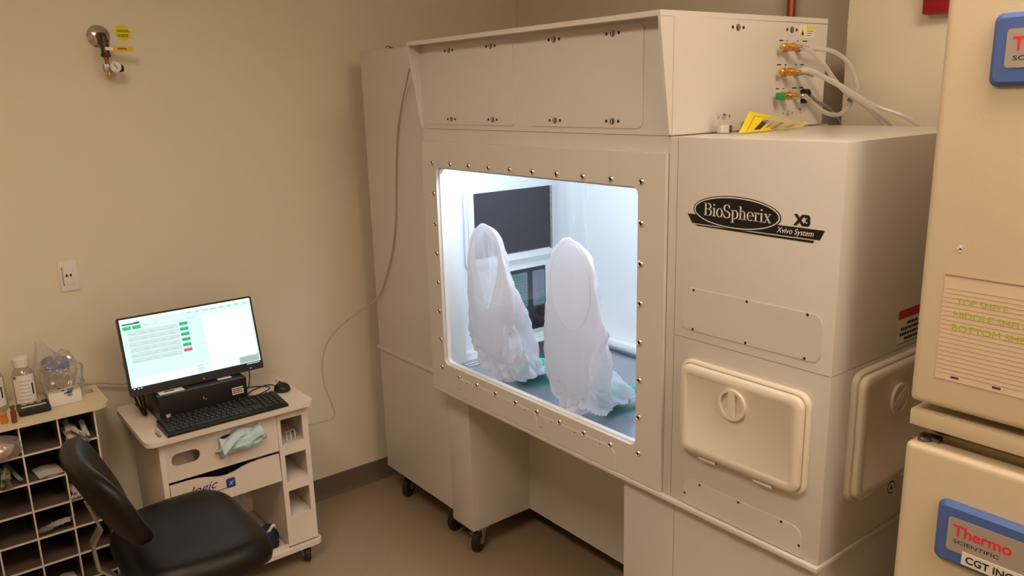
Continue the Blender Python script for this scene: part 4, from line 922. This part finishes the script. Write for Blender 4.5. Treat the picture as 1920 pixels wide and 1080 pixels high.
b = MB(); b.lathe((.245, -1.345, SZ+.0005), (0, 0, 1), [(0, .011), (.020, .011), (.022, .009), (.028, .009), (.028, .011), (.034, .011)], 18); tag(b.build('amber_vial', 'orange_glass'), 'short amber orange vial at the left edge of the shelf top', 'vial')
SH_=None
bg = thing('bagged_bottle', 'clear plastic bag holding a bottle with a wide blue lid', 'bag', (.14, -1.16, SZ))
blob('bag_film', 'clear_bag', (.135, -1.150, SZ+.075), (.058, .064, .088), 44, .20, None, parent=bg, flat=SZ+.001, n=5, freq=1.6)
b = MB(); b.m('clear_bag'); tp = at(74, 642, 'x', .12)
b.loft([[Vector((.13, -1.18, SZ+.13))+Vector((math.cos(a)*.035*(1+.2*math.sin(5*a)), math.sin(a)*.05*(1+.2*math.sin(4*a)), 0)) for a in [2*PI*i/20 for i in range(20)]], [tp+Vector((math.cos(a)*.008, math.sin(a)*.012, .006*math.sin(3*a))) for a in [2*PI*i/20 for i in range(20)]]], cap0=False, cap1=False); b.build('bag_top', None, bg)
b = MB(); b.lathe((.12, -1.160, SZ+.122), Vector((.15, .08, 1)), [(0, .042), (.018, .044), (.022, .040)], 28); b.build('blue_lid', 'blue_plastic', bg)
b = MB(); b.lathe((.115, -1.162, SZ+.035), (0.05, .03, 1), [(0, .036), (.05, .038), (.082, .040), (.09, .036)], 24); b.build('jar', 'bottle_clear', bg)
b = MB(); b.box(.135, .195, -1.205, -1.105, SZ+.001, SZ+.045, .003); b.build('white_box', 'paper', bg)
b = MB().m('ink')
for k in range(5): 
    y0 = -1.185+.009*k; b.box(.199, .2005, y0, y0+.007+.002*k, SZ+.072-.010*k, SZ+.0745-.010*k)
for k in range(3): b.box(.199, .2005, -1.148, -1.135+.004*k, SZ+.040+.006*k, SZ+.043+.006*k)
b.build('bag_print', None, bg)

# ------------------------------------------------------------ task chair
ch = thing('task_chair', 'black vinyl task chair pulled up in front of the cart', 'chair', (.83, -.97, 0))
def superell(n, e): 
    P = []
    for i in range(n):
        a = 2*PI*i/n; c, s_ = math.cos(a), math.sin(a); P.append((abs(c)**(2/e)*(1 if c > 0 else -1), abs(s_)**(2/e)*(1 if s_ > 0 else -1)))
    return P
b = MB(); rings = []
for (k, zz) in ((.72, -.038), (.90, -.034), (.985, -.020), (1.0, .0), (.985, .018), (.93, .033), (.82, .042), (.62, .045), (.35, .041), (.08, .039)):
    ring = []
    for u, v in superell(64, 4.2):
        x, y = u*k*.255, v*k*.205
        wd = 1.0-.10*(v < 0)*abs(v)
        ring.append(Vector((.815+x*wd, -.965+y, .465+zz+(.014*(abs(u)*k)**2.5 if zz > .02 else 0)-.022*max(0, v*k-.45)**1.5*2)))
    rings.append(ring)
b.loft(rings); b.build('seat', 'black_vinyl', ch, ang=80)
b = MB(); rings = []
BC = Vector((.825, -1.178, .71)); tilt = math.radians(21); bu = Vector((0, -math.sin(tilt), math.cos(tilt))); bn = Vector((0, math.cos(tilt), math.sin(tilt)))
for (k, dd) in ((.05, -.030), (.60, -.031), (.90, -.026), (.985, -.014), (1.0, .0), (.98, .014), (.91, .024), (.7, .031), (.4, .032), (.05, .031)):
    ring = []
    for u, v in superell(56, 2.8):
        x, h = u*k*.236, v*k*.150
        ring.append(BC+Vector((x, 0, 0))+bu*h+bn*(dd+.045*(u*k)**2-.030*max(0, -v*k)**2*-1-.02))
    rings.append(ring)
b.loft(rings); b.build('backrest', 'black_vinyl', ch, ang=80)
b = MB()
pth = [BC+bu*.0-bn*.052, BC-bu*.09-bn*.06, Vector((.80, -1.225, .55)), Vector((.80, -1.22, .47)), Vector((.80, -1.17, .415)), Vector((.81, -1.05, .40)), Vector((.815, -.99, .40))]
P2 = []
rr = []
for i in range(len(pth)-1):
    for k in range(4):
        t = k/4; P2.append(pth[i].lerp(pth[i+1], t))
P2.append(pth[-1])
for i, p in enumerate(P2):
    d = (P2[min(i+1, len(P2)-1)]-P2[max(i-1, 0)]).normalized(); n_ = Vector((1, 0, 0)).cross(d).normalized()
    rr.append([p+Vector((sx*.019, 0, 0))+n_*sy*.004 for sx, sy in ((-1, -1), (1, -1), (1, 1), (-1, 1))])
b.loft(rr); b.build('back_bar', 'grey_metal', ch, ang=30)
b = MB(); b.box(.74, .89, -1.04, -.88, .395, .425, .006); b.build('seat_plate', 'black_plastic', ch)
b = MB(); b.cyl((.815, -.965, .10), (.815, -.965, .25), .028, n=20); b.cyl((.815, -.965, .25), (.815, -.965, .396), .014, n=16); b.build('gas_lift', 'black_plastic', ch)
b = MB(); b.tube([(.80, -.93, .405), (.95, -.91, .40), (1.03, -.90, .39)], .005, n=8, sub=4); b.build('height_lever', 'black_plastic', ch)
for k in range(5):
    a = 2*PI*k/5+.35; d = Vector((math.cos(a), math.sin(a), 0)); s_ = Vector((-d.y, d.x, 0)); c_ = Vector((.815, -.965, 0)); b = MB()
    sec = lambda r, z, w_, h_: [c_+d*r+s_*u*w_+Vector((0, 0, z+v*h_)) for u, v in ((-1, -1), (1, -1), (1, .6), (.5, 1), (-.5, 1), (-1, .6))]
    b.loft([sec(.02, .115, .026, .022), sec(.12, .105, .022, .018), sec(.25, .088, .017, .013), sec(.285, .082, .015, .010)]); lg = b.build('base_leg', 'black_plastic', ch)
    q = c_+d*.27; b = MB()
    for w_ in (-.014, .014): b.lathe(Vector((q.x, q.y, .026))+s_*(w_-.008), s_, [(0, .02), (.003, .026), (.013, .026), (.016, .02)], 20)
    b.cyl((q.x, q.y, .02), (q.x, q.y, .082), .007, n=10); b.box(q.x-.02, q.x+.02, q.y-.02, q.y+.02, .040, .060, .006); b.build('caster', 'tyre_black', lg)
for o in bpy.data.objects:
    if '_o' in o: del o['_o']
